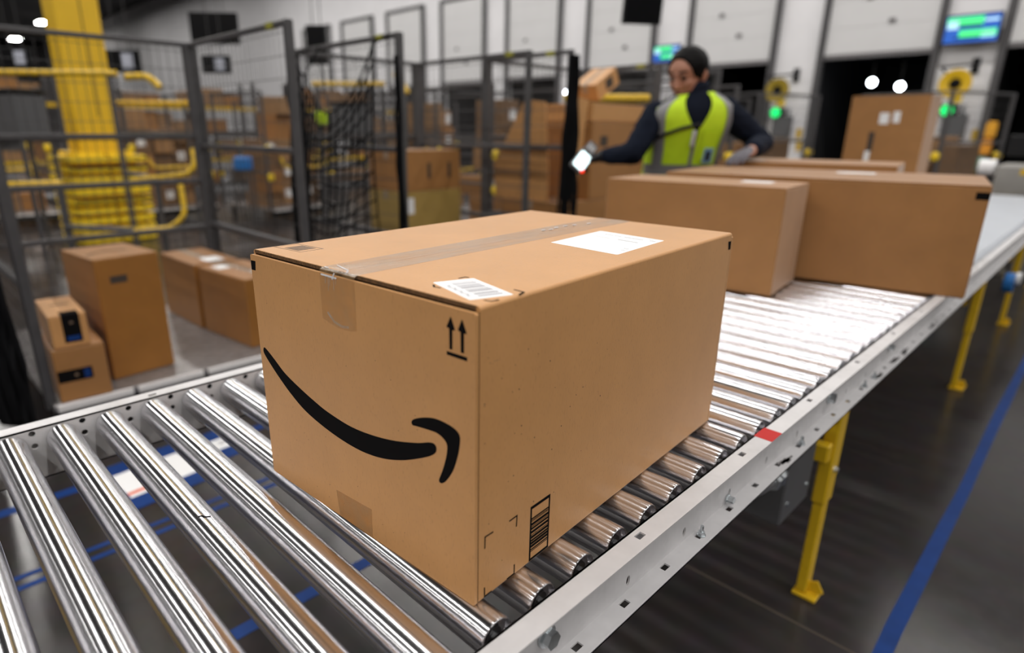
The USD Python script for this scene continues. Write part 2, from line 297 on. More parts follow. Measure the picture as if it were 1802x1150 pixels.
# ------------------------------------------------------------------ roller conveyor
PITCH, RR = 0.0762, 0.02415
XA, XB = 0.0, 0.8762
Y0, Y1 = -0.62, 2.84
conv = thing('roller_conveyor', 'long steel roller conveyor with pale grey rails on yellow legs', 'conveyor', (0, 0, 0))
ZT, ZB = 0.7415, 0.645
def rail(xw, s):
    """C-channel, web at xw, flanges pointing to s"""
    T = 0.0026; ys = np.arange(Y0, Y1, 0.1016)
    top = sbox(min(xw, xw + s * 0.031), Y0, max(xw, xw + s * 0.031), Y1); bot = sbox(min(xw, xw + s * 0.031), Y0, max(xw, xw + s * 0.031), Y1)
    xm = xw + s * 0.0135
    holes_t = unary_union([sbox(xm - 0.0045, y - 0.0075, xm + 0.0045, y + 0.0075) for y in np.arange(0.235 - 2 * 0.3048, Y1, 0.3048) if y > Y0 + .02])
    holes_b = unary_union([sbox(xm - 0.0045, y - 0.0075, xm + 0.0045, y + 0.0075) for y in np.arange(0.11 - 7 * 0.1027, Y1, 0.1027) if y > Y0 + .02])
    a = tr(prism(top.difference(holes_t), T), (0, 0, ZT - T)); b = tr(prism(bot.difference(holes_b), T), (0, 0, ZB))
    web = sbox(Y0, ZB, Y1, ZT)
    hs = [shapely.affinity.scale(shapely.geometry.Point(k * PITCH + 0.09 * PITCH, 0.664).buffer(0.0062, 6), 0.7, 1.3) for k in range(-8, 40) if k % 2 == 1]
    if s < 0: hs = [shapely.geometry.Point((k + 0.46) * PITCH, z).buffer(0.0052, 6) for k in range(-8, 38) for z in (0.7325, 0.709)]
    hs = [h for h in hs if h.bounds[0] > Y0 + .01 and h.bounds[2] < Y1 - .01]
    w = mapped(prism(web.difference(unary_union(hs)), T), lambda v: np.stack([xw + s * v[:, 2], v[:, 0], v[:, 1]], 1))
    lip = bb((xw + s * 0.0285, Y0, ZB), (xw + s * 0.031, Y1, ZB + 0.004))
    return cat_([a, b, w, lip])
obj('rail', rail(XB, 1), RAIL, conv, label='pale grey side rail nearest the aisle'); obj('rail', rail(XA, -1), RAIL, conv, label='pale grey side rail on the cart side')
X0r, X1r = 0.005, 0.8615
prof = [(0.0, 0.013), (0.012, 0.013), (0.0125, 0.009), (0.0205, 0.008), (0.0212, 0.001), (0.0224, 0.0), (0.0234, 0.0008), (RR, 0.004), (RR, 0.012)]
Lr = X1r - X0r
full = prof + [(RR, Lr * t) for t in (0.25, 0.5, 0.75)] + [(r, Lr - z) for r, z in prof[::-1]]
roll_near, roll_far = lathe(full, 40, 'x'), lathe(full, 20, 'x')
zc = 0.74 - RR
bear = [lathe([(0.0, z0), (0.0112, z0), (0.0112, z0 + 0.009), (0.0, z0 + 0.009)], 16, 'x') for z0 in (0.0042, Lr - 0.0132)]
axl = [rod((-0.0046, 0, 0), (0.006, 0, 0), 0.0058, 6), rod((Lr - 0.006, 0, 0), (XB - X0r - 0.0002, 0, 0), 0.0058, 6)]
ks = [k for k in range(-7, 37)]
for k in ks:
    y = k * PITCH
    r = obj('roller', tr(roll_near if k < 16 else roll_far, (X0r, y, zc)), ROLLER, conv, smooth=35)
    if k < 22:
        [obj('bearing', tr(q, (X0r, y, zc)), BEARING, r) for q in bear]; [obj('axle', tr(q, (X0r, y, zc)), AXLE, r) for q in axl]
# scratch on one roller, scuffs on the rails, red tape, bolts
obj('roller_mark', mapped(prism(LineString([(0, 0), (0.004, 0.004), (0.012, 0.005), (0.018, 0.012)]).buffer(0.0012), 0.0004), lambda v: np.stack([0.452 + v[:, 0] * 0.6, -2 * PITCH + (v[:, 1] - 0.006) * 0.9, 0.7402 + v[:, 2] - ((v[:, 1] - 0.006) * 0.9) ** 2 / (2 * RR)], 1)), INK, conv, label='short black scratch on a roller')
obj('red_tape', bb((0.8765, 0.617, ZT), (0.9072, 0.661, ZT + 0.0006)), RED_TAPE, conv, label='square of red tape')
def hexbolt(r, h, thr=0.0):
    m = [trimesh.creation.cylinder(radius=r, height=h, sections=6), tr(trimesh.creation.cylinder(radius=r * 1.25, height=h * 0.25, sections=20), (0, 0, -h * 0.5))]
    if thr: m.append(tr(trimesh.creation.cylinder(radius=r * 0.5, height=thr, sections=12), (0, 0, h / 2 + thr / 2)))
    return cat_(m)
rx = lambda m: mapped(m, lambda v: np.stack([v[:, 2], v[:, 0], v[:, 1]], 1))
for y, z, r in ((0.062, 0.690, 0.0115), (0.532, 0.658, 0.006), (1.02, 0.690, 0.0115), (1.5, 0.69, 0.008)): obj('rail_bolt', tr(rx(hexbolt(r, 0.011)), (XB + 0.0026 + 0.0075, y, z)), ZINC, conv, smooth=30)
for y in (0.421, 0.84, 1.26, 1.34): obj('flange_bolt', tr(hexbolt(0.0055, 0.006, 0.010), (XB + 0.0150, y, ZB + 0.0066)), ZINC, conv, smooth=30)
for y, dx, s in ((1.52, 0.010, 0.05), (1.62, 0.008, 0.04), (1.36, 0.008, 0.03), (0.74, 0.011, 0.02), (1.98, 0.010, 0.05)):
    sc = RNG.normal(size=(14, 2)) * [0.006, s * 0.4]
    obj('scuff', cat_([bb((XB + 0.0150 + dx * 0.2 + a * .5, y + b, ZB + 0.0027), (XB + 0.0150 + dx * 0.2 + a * .5 + 0.004, y + b + 0.015 + abs(b) * 0.3, ZB + 0.0031)) for a, b in sc if abs(a) < 0.014]), SCUFF, conv, label='dark rub marks on the lower flange')
# legs
def leg(x, y, s):
    m = [bar((x, y, 0.30), (x, y, ZB - 0.001), 0.062, 0.034), bar((x, y, 0.012), (x, y, 0.42), 0.048, 0.026), rbox((0.066, 0.062, 0.010), 0.002, (x, y - 0.012, 0.005)), bar((x, y - 0.030, 0.008), (x, y - 0.012, 0.04), 0.006, 0.05)]
    return cat_([tr(q, (0, 0, 0)) for q in m])
def rot_leg(x, y):
    m = leg(0, 0, 1); m.apply_transform(trimesh.transformations.rotation_matrix(np.pi / 2, [0, 0, 1])); return tr(m, (x, y, 0))
for y in (1.275, -0.5):
    for x in (0.845, 0.03):
        l = obj('leg', rot_leg(x, y), YELLOW, conv, label='yellow steel leg')
        for zz in (0.60, 0.40): obj('leg_bolt', tr(rx(hexbolt(0.008, 0.008)), (x + 0.022, y, zz)), ZINC, l)
    obj('cross_brace', cat_([bar((0.02, y - 0.052, 0.462), (0.856, y - 0.052, 0.462), 0.034, 0.05)]), YELLOW, conv, label='yellow cross brace')
belt = thing('belt_conveyor', 'pale belt conveyor carrying the line on beyond the rollers', 'conveyor', (0, 0, 0))
for xw, sgn in ((XB, 1), (XA, -1)):
    obj('rail', cat_([bb((xw, 2.846, ZB), (xw + sgn * 0.0026, 6.65, ZT)), bb((xw, 2.846, ZT - 0.0026), (xw + sgn * 0.031, 6.65, ZT)), bb((xw, 2.846, ZB), (xw + sgn * 0.031, 6.65, ZB + 0.0026))]), RAIL, belt)
obj('belt', rbox((XB - 0.02, 3.78, 0.09), 0.03, (XB / 2, 4.745, 0.74 - 0.046)), mat('belt_pale', (0.50, 0.53, 0.58), 0.35, vary=0.05, scale=8), belt, smooth=35, label='pale blue grey belt')
for y in (3.39, 4.98, 6.5):
    for x in (0.845, 0.03): obj('leg', rot_leg(x, y), YELLOW, belt, label='yellow steel leg')
    obj('cross_brace', bar((0.06, y, 0.455), (0.815, y, 0.455), 0.03, 0.05), YELLOW, belt)
obj('blue_knob', cat_([lathe([(0, -0.02), (0.045, -0.02), (0.05, -0.01), (0.05, 0.02), (0, 0.02)], 20, 'x')]).apply_translation((0.93, 3.62, 0.53)), BLUE_PL, belt, smooth=40, label='blue knob'); obj('knob_cap', lathe([(0, 0.0), (0.03, 0.0), (0.03, 0.02), (0, 0.02)], 20, 'x').apply_translation((0.951, 3.62, 0.555)), WHITE_PL, belt); obj('knob_bracket', bar((0.88, 3.62, 0.645), (0.91, 3.62, 0.53), 0.012), ZINC, belt)
jb = obj('drive_box', bb((0.56, 0.955, 0.372), (0.845, 1.135, 0.632), 0.004), GREY_BOX, conv, label='dark grey drive box under the rail')
for dy, dz in ((0.985, 0.42), (1.11, 0.42), (0.985, 0.58), (1.11, 0.58)): obj('screw', tr(rx(hexbolt(0.005, 0.004)), (0.847, dy, dz)), ZINC, jb)
pipe = obj('conduit', tube([(0.60, 0.62, 0.60), (0.79, 0.70, 0.535), (0.83, 0.80, 0.525), (0.832, 0.89, 0.515)], 0.013, 12), AXLE, conv, smooth=40, label='shiny metal conduit')
obj('fitting', cat_([rod((0.832, 0.885, 0.5155), (0.832, 0.905, 0.513), 0.021, 6), rod((0.832, 0.912, 0.512), (0.832, 0.930, 0.511), 0.021, 6), rod((0.832, 0.90, 0.514), (0.832, 0.956, 0.508), 0.014, 12)]), ZINC, pipe, smooth=30)

# ------------------------------------------------------------------ the big carton in front
O = np.array([0.8309, -0.0046, H + 0.0002]); A = np.array([0.4188, 0.0249, 0]); B = np.array([-0.0362, 0.6218, 0]); C = np.array([-0.0001, -0.0001, 0.3419])
LA, LB, LC = [float(np.linalg.norm(x)) for x in (A, B, C)]
a_, b_, c_ = A / LA, B / LB, C / LC
ORG = O - A
W = lambda v: v[:, :1] * a_ + v[:, 1:2] * b_ + v[:, 2:3] * c_
big = thing('carton', 'large taped brown carton with curved smile arrow print, in front on the rollers', 'box', ORG)
TH = 0.0045
def rrect(x0, y0, x1, y1, r): return sbox(x0 + r, y0 + r, x1 - r, y1 - r).buffer(r, 6)
outer = rrect(0, 0, LA, LC, 0.0045); inner = rrect(TH, TH, LA - TH, LC - TH, 0.003)
cs = outer.difference(inner).difference(sbox(0.2015, LC - 0.02, 0.2025, LC + 0.01))
sleeve = mapped(prism(cs, LB - 2 * 0.006), lambda v: np.stack([v[:, 0], LB - 0.006 - v[:, 2], v[:, 1]], 1))
# subdivide a little and let the top flaps sag by a millimetre or so towards the slit
obj('sleeve', mapped(sleeve, W), KRAFT, big, smooth=25)
def panel(v0, v1, top):
    p = rrect(0.0002, 0.0002, LA - 0.0002, top, 0.0032); return mapped(prism(p, v1 - v0), lambda v: np.stack([v[:, 0], v1 - v[:, 2], v[:, 1]], 1))
fp = panel(0.0, TH, LC - 0.0062)
obj('end_panel', mapped(fp, W), KRAFT, big, smooth=25); obj('end_panel', mapped(panel(LB - TH, LB, LC - 0.006), W), KRAFT, big, smooth=25)
obj('inner_flap', mapped(bb((0.006, 0.010, LC - 0.0098), (LA - 0.006, 0.19, LC - 0.0056)), W), FLUTE, big)
obj('flap_edge', mapped(cat_([bb((0.004 + i * 0.0034, 0.0052, LC - 0.0045), (0.004 + i * 0.0034 + 0.0026, 0.0061, LC - 0.0006)) for i in range(int((LA - 0.008) / 0.0034))]), W), FLUTE, big, label='raw corrugated edge of the top flaps', kind='stuff')
EPS = 0.00025
def onF(poly, h=0.00012): return mapped(prism(poly, h), lambda v: W(np.stack([v[:, 0], -EPS * 0 - v[:, 2] - 0.00002, v[:, 1]], 1)))
def onT(poly, h=0.00012, up=0.0): return mapped(prism(poly, h), lambda v: W(np.stack([v[:, 0], v[:, 1], LC + 0.00002 + up + v[:, 2]], 1)))
def onR(poly, h=0.00012): return mapped(prism(poly, h), lambda v: W(np.stack([LA + 0.00002 + v[:, 2], v[:, 0], v[:, 1]], 1)))
def soft(pts, r=0.0016):
    p = Polygon(pts).buffer(0); 
    return p.buffer(r, 8).buffer(-2 * r, 8).buffer(r, 8)
def spline(pts, n=8):
    P = np.array(pts); out = []; m = len(P)
    for i in range(m):
        p0, p1, p2, p3 = P[i - 1], P[i], P[(i + 1) % m], P[(i + 2) % m]
        for t in np.linspace(0, 1, n, endpoint=False): out.append(0.5 * (2 * p1 + (p2 - p0) * t + (2 * p0 - 5 * p1 + 4 * p2 - p3) * t * t + (3 * p1 - p0 - 3 * p2 + p3) * t ** 3))
    return out
SMILE = [(0.009, 0.1998), (0.0147, 0.203), (0.0365, 0.192), (0.0619, 0.1777), (0.0957, 0.1663), (0.1285, 0.1575), (0.1596, 0.151), (0.207, 0.1470), (0.2514, 0.1503), (0.2928, 0.158), (0.3312, 0.1693), (0.3529, 0.1779), (0.3613, 0.1779), (0.3629, 0.1716), (0.3575, 0.1647), (0.3415, 0.1548), (0.3073, 0.1383), (0.2703, 0.1262), (0.2315, 0.1203), (0.1904, 0.1206), (0.1468, 0.1259), (0.1062, 0.1352), (0.0755, 0.1487), (0.05, 0.1636), (0.025, 0.181), (0.0103, 0.1934)]
HEAD = [(0.3241, 0.1927), (0.3286, 0.1975), (0.3432, 0.2042), (0.3606, 0.209), (0.3773, 0.2095), (0.3918, 0.207), (0.3981, 0.2016), (0.398, 0.1914), (0.3947, 0.176), (0.388, 0.1576), (0.3778, 0.1413), (0.3709, 0.1351), (0.3668, 0.1352), (0.3669, 0.1394), (0.373, 0.1542), (0.3783, 0.1723), (0.3792, 0.1844), (0.3737, 0.1902), (0.3636, 0.1931), (0.3499, 0.1922), (0.332, 0.19), (0.3258, 0.1892)]
obj('smile_print', cat_([onF(Polygon(spline(SMILE)).buffer(0)), onF(Polygon(spline(HEAD)).buffer(0))]), INK, big, label='black curved smile arrow printed on the end panel')
AR1 = [(0.3865, 0.3272), (0.3802, 0.3147), (0.3841, 0.3141), (0.3843, 0.2925), (0.3885, 0.293), (0.3887, 0.3132), (0.3926, 0.3134)]
AR2 = [(0.4017, 0.3274), (0.396, 0.3149), (0.3996, 0.3135), (0.3999, 0.2927), (0.4043, 0.2929), (0.4043, 0.3132), (0.4083, 0.3132)]
obj('this_way_up_print', cat_([onF(soft(AR1, 0.0006)), onF(soft(AR2, 0.0006)), onF(soft([(0.3805, 0.2897), (0.4085, 0.2899), (0.4085, 0.2857), (0.3805, 0.2859)], 0.0005))]), INK, big, label='two black up arrows over a bar')
obj('corner_mark', onF(Polygon([(0.0006, 0.3272), (0.0132, 0.3276), (0.0110, 0.3143), (0.0006, 0.3142)])), INK, big, label='small black square')
obj('corner_mark', onR(Polygon([(0.604, 0.3289), (0.6160, 0.3286), (0.6165, 0.3148), (0.608, 0.3150)])), INK, big, label='small black square')
def bracket(pts, w, on): return on(LineString(pts).buffer(w / 2, cap_style=2, join_style=2))
for pts in ([(0.0157, 0.0674), (0.016, 0.0822), (0.0294, 0.0793 + 0.0024)], [(0.0565, 0.081), (0.0704, 0.0815), (0.0697, 0.0672)], [(0.0158, 0.0163), (0.016, 0.0038), (0.028, 0.0038)], [(0.0679, 0.0164), (0.0678, 0.0036), (0.0547, 0.0036)]):
    obj('corner_bracket', bracket(pts, 0.0019, onR), INK, big)
for pts in ([(0.4014, 0.0776), (0.4156, 0.076), (0.4182, 0.0656)], [(0.4066, 0.0254), (0.4147, 0.0267), (0.4163, 0.0365)], [(0.3251, 0.074), (0.3256, 0.0838), (0.3306, 0.0846)], [(0.3266, 0.0343), (0.3339, 0.0283), (0.3421, 0.030)]):
    obj('corner_bracket', bracket(pts, 0.0024, onT), INK, big)
# bar code on the aisle side
x0, x1, z0, z1 = 0.0955, 0.1345, 0.0035, 0.0800
fr = sbox(x0, z0, x1, z1).difference(sbox(x0 + 0.0030, z0 + 0.0032, x1 - 0.0028, z1 - 0.0042))
bars = []; z = z0 + 0.0125; rb = random.Random(3)
while z < z1 - 0.0165:
    t = rb.choice([0.0009, 0.0011, 0.0020, 0.0028, 0.0036]); bars.append(sbox(x0 + 0.0028, z, x1 - 0.0026, z + t)); z += t + rb.choice([0.0007, 0.0009, 0.0013, 0.0017])
obj('barcode_print', cat_([onR(fr)] + [onR(b) for b in bars]), INK, big, label='black framed bar code on the side panel')
# faint printed rectangle on the top left
P = np.array([(0.0061, 0.0323), (0.0074, 0.069), (0.0675, 0.0732), (0.0667, 0.0364)])
pr_ = Polygon(P); obj('faint_print', cat_([onT(pr_.difference(pr_.buffer(-0.0016))), onT(Polygon([(0.024, 0.0385), (0.025, 0.066), (0.057, 0.068), (0.056, 0.0402)]).difference(unary_union([sbox(0.026 + i * 0.0034, 0.03, 0.0270 + i * 0.0034, 0.075) for i in range(10)])))]), INK_FAINT, big, label='faint printed rectangle')
# labels
def lbl_local(O2, u, v): u, v = np.array(u) - O2, np.array(v) - O2; return lambda s, t: tuple(np.array(O2) + s * u + t * v)
q = lbl_local((0.397, 0.0155), (0.3187, 0.0404), (0.4149, 0.0611))         # s along the text edge, t away from it
lb = obj('barcode_label', onT(Polygon([q(0, 0), q(1, 0), (0.3364, 0.0860), q(0, 1)]).buffer(-0.002).buffer(0.002), 0.0002), PAPER, big, label='white bar code sticker on the top flap')
bars = []; s = 0.10; rb = random.Random(11)
while s < 0.86:
    t = rb.choice([0.012, 0.014, 0.03, 0.045]); bars.append(Polygon([q(s, 0.30), q(s + t, 0.30), q(s + t, 0.86), q(s, 0.86)])); s += t + rb.choice([0.02, 0.024, 0.03, 0.05])
obj('bars', cat_([onT(b, 0.0001, 0.0002) for b in bars]), INK_GREY, lb)
tx = [];
for i in range(12):
    s0 = 0.14 + i * 0.055
    tx += [Polygon([q(s0, 0.10), q(s0 + 0.012, 0.10), q(s0 + 0.012, 0.20), q(s0, 0.20)]), Polygon([q(s0, 0.10 + 0.045 * (i % 3)), q(s0 + 0.034, 0.10 + 0.045 * (i % 3)), q(s0 + 0.034, 0.125 + 0.045 * (i % 3)), q(s0, 0.125 + 0.045 * (i % 3))])]
obj('small_print', cat_([onT(b, 0.0001, 0.0002) for b in tx]), INK_GREY, lb)
q2 = lbl_local((0.3812, 0.3182), (0.2608, 0.3334), (0.3745, 0.467))
sl = obj('shipping_label', onT(Polygon([q2(0, 0), q2(1, 0), q2(1, 1), q2(0, 1)]).buffer(-0.003).buffer(0.003), 0.0002), PAPER, big, label='large white shipping label on the top flap')
tx = []; rb = random.Random(5)
for t0, s0, s1, th in ((0.84, 0.22, 0.48, 0.022), (0.84, 0.55, 0.80, 0.018), (0.66, 0.18, 0.46, 0.024), (0.66, 0.60, 0.82, 0.012), (0.86, 0.05, 0.13, 0.025), (0.30, 0.06, 0.12, 0.012), (0.22, 0.05, 0.1, 0.01), (0.93, 0.12, 0.17, 0.012)):
    s = s0; tx = []
    while s < s1:
        w = rb.uniform(0.008, 0.022); tx.append(Polygon([q2(s, t0), q2(s + w, t0), q2(s + w, t0 + th), q2(s, t0 + th)])); s += w + 0.008
    obj('print_line', cat_([onT(b, 0.0001, 0.0002) for b in tx]), INK_GREY, sl, kind='stuff')
# packing tape: along the slit, over the front edge and down the end panel
uL, uR = 0.1655, 0.2340
pth = [(0.619, LC + 0.0002)] + [(v, LC + 0.0002) for v in np.linspace(0.60, 0.012, 34)] + [(0.004, LC - 0.0002), (0.0012, LC - 0.0016), (0.0, LC - 0.004), (-0.0003, LC - 0.008)] + [(-0.0003, z) for z in np.linspace(LC - 0.02, 0.2790, 9)]
pth = np.array(pth); us = np.linspace(uL, uR, 12); V = []
for i, (v, z) in enumerate(pth):
    for j, u in enumerate(us):
        n_ = meshkit.fbm(np.array([[u * 40, v * 14, z * 14]]), 3)[0] - 0.5; k = 0.0009 if 0.36 < v < 0.52 else 0.0003
        zz, vv = z, v
        if v > 0.01: zz = z + max(n_ * k, -0.0001)
        elif z < LC - 0.01: vv = v - max(n_ * 0.0004, -0.0002)
        else: vv = v - max(n_, 0) * 0.0016; zz = z + max(n_, 0) * 0.0012
        if i == len(pth) - 1: zz -= 0.006 * math.sin((u - uL) / (uR - uL) * np.pi * 0.9)
        V.append((u, vv, zz))
V = np.array(V); n, m = len(pth), len(us); Fc = []
for i in range(n - 1):
    for j in range(m - 1): a = i * m + j; Fc += [[a, a + m, a + m + 1], [a, a + m + 1, a + 1]]
seg_top = [f for f in Fc if f[0] // m < 36]; seg_front = [f for f in Fc if f[0] // m >= 36]
def compact(v, f):
    u, inv = np.unique(f.ravel(), return_inverse=True); return v[u], inv.reshape(f.shape)
tp = obj('packing_tape', compact(W(V), np.array(seg_top)), TAPE, big, smooth=True, label='clear packing tape along the top slit')
obj('tape_end', compact(W(V), np.array(seg_front)), TAPE_THIN, tp, smooth=True)
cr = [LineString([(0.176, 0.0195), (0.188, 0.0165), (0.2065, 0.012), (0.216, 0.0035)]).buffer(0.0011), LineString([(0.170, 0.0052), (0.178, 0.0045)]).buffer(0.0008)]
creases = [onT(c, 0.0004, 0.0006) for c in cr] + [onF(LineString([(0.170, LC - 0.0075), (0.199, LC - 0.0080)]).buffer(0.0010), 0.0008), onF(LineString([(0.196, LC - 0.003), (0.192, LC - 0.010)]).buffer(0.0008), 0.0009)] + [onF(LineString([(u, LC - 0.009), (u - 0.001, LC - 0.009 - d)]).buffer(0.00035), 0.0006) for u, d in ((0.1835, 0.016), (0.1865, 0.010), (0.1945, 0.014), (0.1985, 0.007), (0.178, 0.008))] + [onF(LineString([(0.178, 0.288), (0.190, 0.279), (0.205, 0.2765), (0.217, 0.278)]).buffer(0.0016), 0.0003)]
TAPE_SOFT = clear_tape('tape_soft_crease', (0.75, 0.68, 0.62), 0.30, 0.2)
for i, c in enumerate(creases): obj('tape_crease', c, TAPE_SOFT if i >= 4 else TAPE_SHINE, tp)  # tape wrinkles with their white highlights painted on as paler strips
obj('tape_glint', cat_([onT(shapely.affinity.scale(shapely.geometry.Point(u, v).buffer(0.0022), 1.0, 2.6), 0.0007, 0.0012) for u, v in ((0.187, 0.415), (0.186, 0.452), (0.185, 0.48), (0.190, 0.50), (0.197, 0.535), (0.191, 0.43))]), TAPE_SHINE, tp)  # sparkles of light on the tape, painted as small pale ovals
obj('bottom_tape', onF(Polygon([(0.1666, 0.0385), (0.2425, 0.0425), (0.2415, 0.0006), (0.1715, 0.0006)]), 0.0001), TAPE_THIN, big, label='clear tape tail at the bottom edge')
obj('seam_shadow_line', mapped(bb((LA - 0.0012, TH + 0.0004, 0.002), (LA - 0.0006, 0.0058, LC - 0.006)), W), FLUTE, big, label='raw edge at the front corner')  # dark brown raw board edge in the corner groove
sp = [(0.052, 0.262), (0.075, 0.252), (0.020, 0.245), (0.105, 0.226)]
obj('ink_specks', cat_([onR(shapely.geometry.Point(0.012 + abs(RNG.normal()) * 0.11, 0.03 + RNG.random() * 0.26).buffer(0.0005 + 0.0004 * RNG.random(), 3)) for _ in range(34)] + [onF(shapely.geometry.Point(RNG.random() * 0.4, RNG.random() * 0.3).buffer(0.0005, 3)) for _ in range(22)] + [onT(shapely.geometry.Point(0.178, 0.028).buffer(0.0012))]), INK_SMUDGE, big, label='tiny dark ink specks', kind='stuff')
obj('corner_smudge', cat_([onR(shapely.geometry.Point(u, z).buffer(r, 3)) for u, z, r in ((0.0185, 0.287, 0.0004), (0.021, 0.281, 0.0006), (0.025, 0.2795, 0.0004), (0.028, 0.2812, 0.0005), (0.031, 0.2815, 0.0006), (0.035, 0.281, 0.0004), (0.019, 0.2935, 0.0004))]), INK_FAINT, big, kind='stuff')

# ------------------------------------------------------------------ plain cartons
def carton(label, loc, yaw, w, d, h, m=KRAFT, tape=True, group=None, tilt=None, name='carton', tape_mat=None, flaps=True, tape_down=0.06):
    """origin at the middle of the base"""
    t = thing(name, label, 'box', loc, yaw, group, tilt)
    obj('body', rbox((w, d, h - (0.004 if flaps else 0)), 0.004, (0, 0, 0), False), m, t, smooth=20)
    if flaps:
        long_x = w >= d
        for s in (-1, 1):
            sz = (w - 0.002, d / 2 - 0.0012, 0.0038) if long_x else (w / 2 - 0.0012, d - 0.002, 0.0038)
            obj('flap', rbox(sz, 0.0012, (0, s * d / 4, h - 0.0019) if long_x else (s * w / 4, 0, h - 0.0019)), m, t)
        if tape:
            tw = 0.05
            if long_x: g = [bb((-w / 2 - 0.0006, -tw / 2, h), (w / 2 + 0.0006, tw / 2, h + 0.0004))] + [bb((s * w / 2, -tw / 2, h - tape_down), (s * (w / 2 + 0.0006), tw / 2, h)) for s in (-1, 1)]
            else: g = [bb((-tw / 2, -d / 2 - 0.0006, h), (tw / 2, d / 2 + 0.0006, h + 0.0004))] + [bb((-tw / 2, s * d / 2, h - tape_down), (tw / 2, s * (d / 2 + 0.0006), h)) for s in (-1, 1)]
            obj('packing_tape', cat_(g), tape_mat or TAPE, t)
    return t
def mid(x, y, yaw, i, j, w, d):
    """centre of a box whose right front bottom corner is x, y"""
    c, s = math.cos(yaw), math.sin(yaw); return x - c * w / 2 - s * d / 2, y - s * w / 2 + c * d / 2
def face_px(t, w, d, h, face, u, v, su, sv, m, name, label=None, off=0.0006):
    """a flat print or sticker on a face of a carton: face '-y', '+x' or 'top'"""
    if face == '-y': g = bb((u - su / 2, -d / 2 - off, v - sv / 2), (u + su / 2, -d / 2 - off + 0.0004, v + sv / 2))
    elif face == '+x': g = bb((w / 2 + off - 0.0004, u - su / 2, v - sv / 2), (w / 2 + off, u + su / 2, v + sv / 2))
    else: g = bb((u - su / 2, v - sv / 2, h + off - 0.0003), (u + su / 2, v + sv / 2, h + off + 0.0003))
    return obj(name, g, m, t, label=label)
ZR = H + 0.0003
x, y = mid(0.518, 1.592, 0.117, 0, 0, 0.60, 0.296)
b2 = carton('brown carton on the rollers right behind the front carton', (x, y, ZT + 0.0006), 0.117, 0.60, 0.296, 0.337, KRAFT_MID, tape=False)
face_px(b2, 0.6, 0.296, 0.337, 'top', 0.16, 0.05, 0.10, 0.07, PAPER, 'shipping_label', 'white shipping label')
x, y = mid(0.952, 2.019, 0.166, 0, 0, 1.0, 0.598)
b3 = carton('widest brown carton on the rollers, jutting over the aisle rail', (x, y, ZT + 0.0008), 0.166, 1.0, 0.598, 0.349, KRAFT_DARK, tape=False)
face_px(b3, 1.0, 0.598, 0.349, '-y', 0.482, 0.318, 0.034, 0.022, INK, 'corner_mark', 'small black mark')
face_px(b3, 1.0, 0.598, 0.349, 'top', 0.10, 0.12, 0.13, 0.09, PAPER, 'shipping_label', 'white shipping label', 0.0010)
b4 = carton('flat topped carton under the gloved hand, behind the widest carton', (0.19, 2.86, ZT + 0.0008), 0.166, 0.66, 0.50, 0.368, KRAFT_MID, tape=False)
face_px(b4, 0.66, 0.5, 0.368, 'top', -0.26, -0.1, 0.08, 0.09, PAPER, 'shipping_label', 'white shipping label', 0.0010)
# tall carton by the end of the line
b5 = carton('very tall brown carton standing behind the conveyor, near the dock doors', (-0.33, 6.2, 0.001), 0.03, 0.58, 0.46, 1.545, KRAFT_DARK)
face_px(b5, 0.58, 0.46, 1.545, '-y', -0.02, 1.36, 0.07, 0.09, PAPER, 'shipping_label', 'white label'); face_px(b5, 0.58, 0.46, 1.545, '-y', 0.07, 1.37, 0.05, 0.09, PAPER, 'shipping_label', 'white label')
face_px(b5, 0.58, 0.46, 1.545, '-y', -0.09, 1.17, 0.045, 0.16, INK_SMUDGE, 'arrow_print', 'dark printed mark'); face_px(b5, 0.58, 0.46, 1.545, '-y', -0.10, 1.00, 0.04, 0.18, PAPER, 'paper_strip', 'white paper strip')

# ------------------------------------------------------------------ wire cage carts
def mesh_wires(a, b, z0, z1, dv=0.05, dh=0.10, r=0.0017):
    """welded wire panel between two uprights a, b (x, y)"""
    a, b = np.array(a, float), np.array(b, float); L = np.linalg.norm(b - a); u = (b - a) / L; ms = []
    def wire(p, q):
        p, q = np.array(p), np.array(q); d = q - p; k = np.linalg.norm(d); d = d / k; n = np.array([-u[1], u[0], 0]); o = np.cross(d, n)
        V = [p + r * n, p + r * o, p - r * n, p - r * o, q + r * n, q + r * o, q - r * n, q - r * o]
        return np.array(V), np.array([[0, 1, 5], [0, 5, 4], [1, 2, 6], [1, 6, 5], [2, 3, 7], [2, 7, 6], [3, 0, 4], [3, 4, 7]])
    VV, FF, n = [], [], 0
    for s in np.arange(dv, L - 0.01, dv): v, f = wire([*(a + u * s), z0], [*(a + u * s), z1]); VV.append(v); FF.append(f + n); n += 8
    for z in np.arange(z0 + dh, z1 - 0.01, dh): v, f = wire([*a, z], [*b, z]); VV.append(v); FF.append(f + n); n += 8
    return trimesh.Trimesh(np.vstack(VV), np.vstack(FF), process=False)
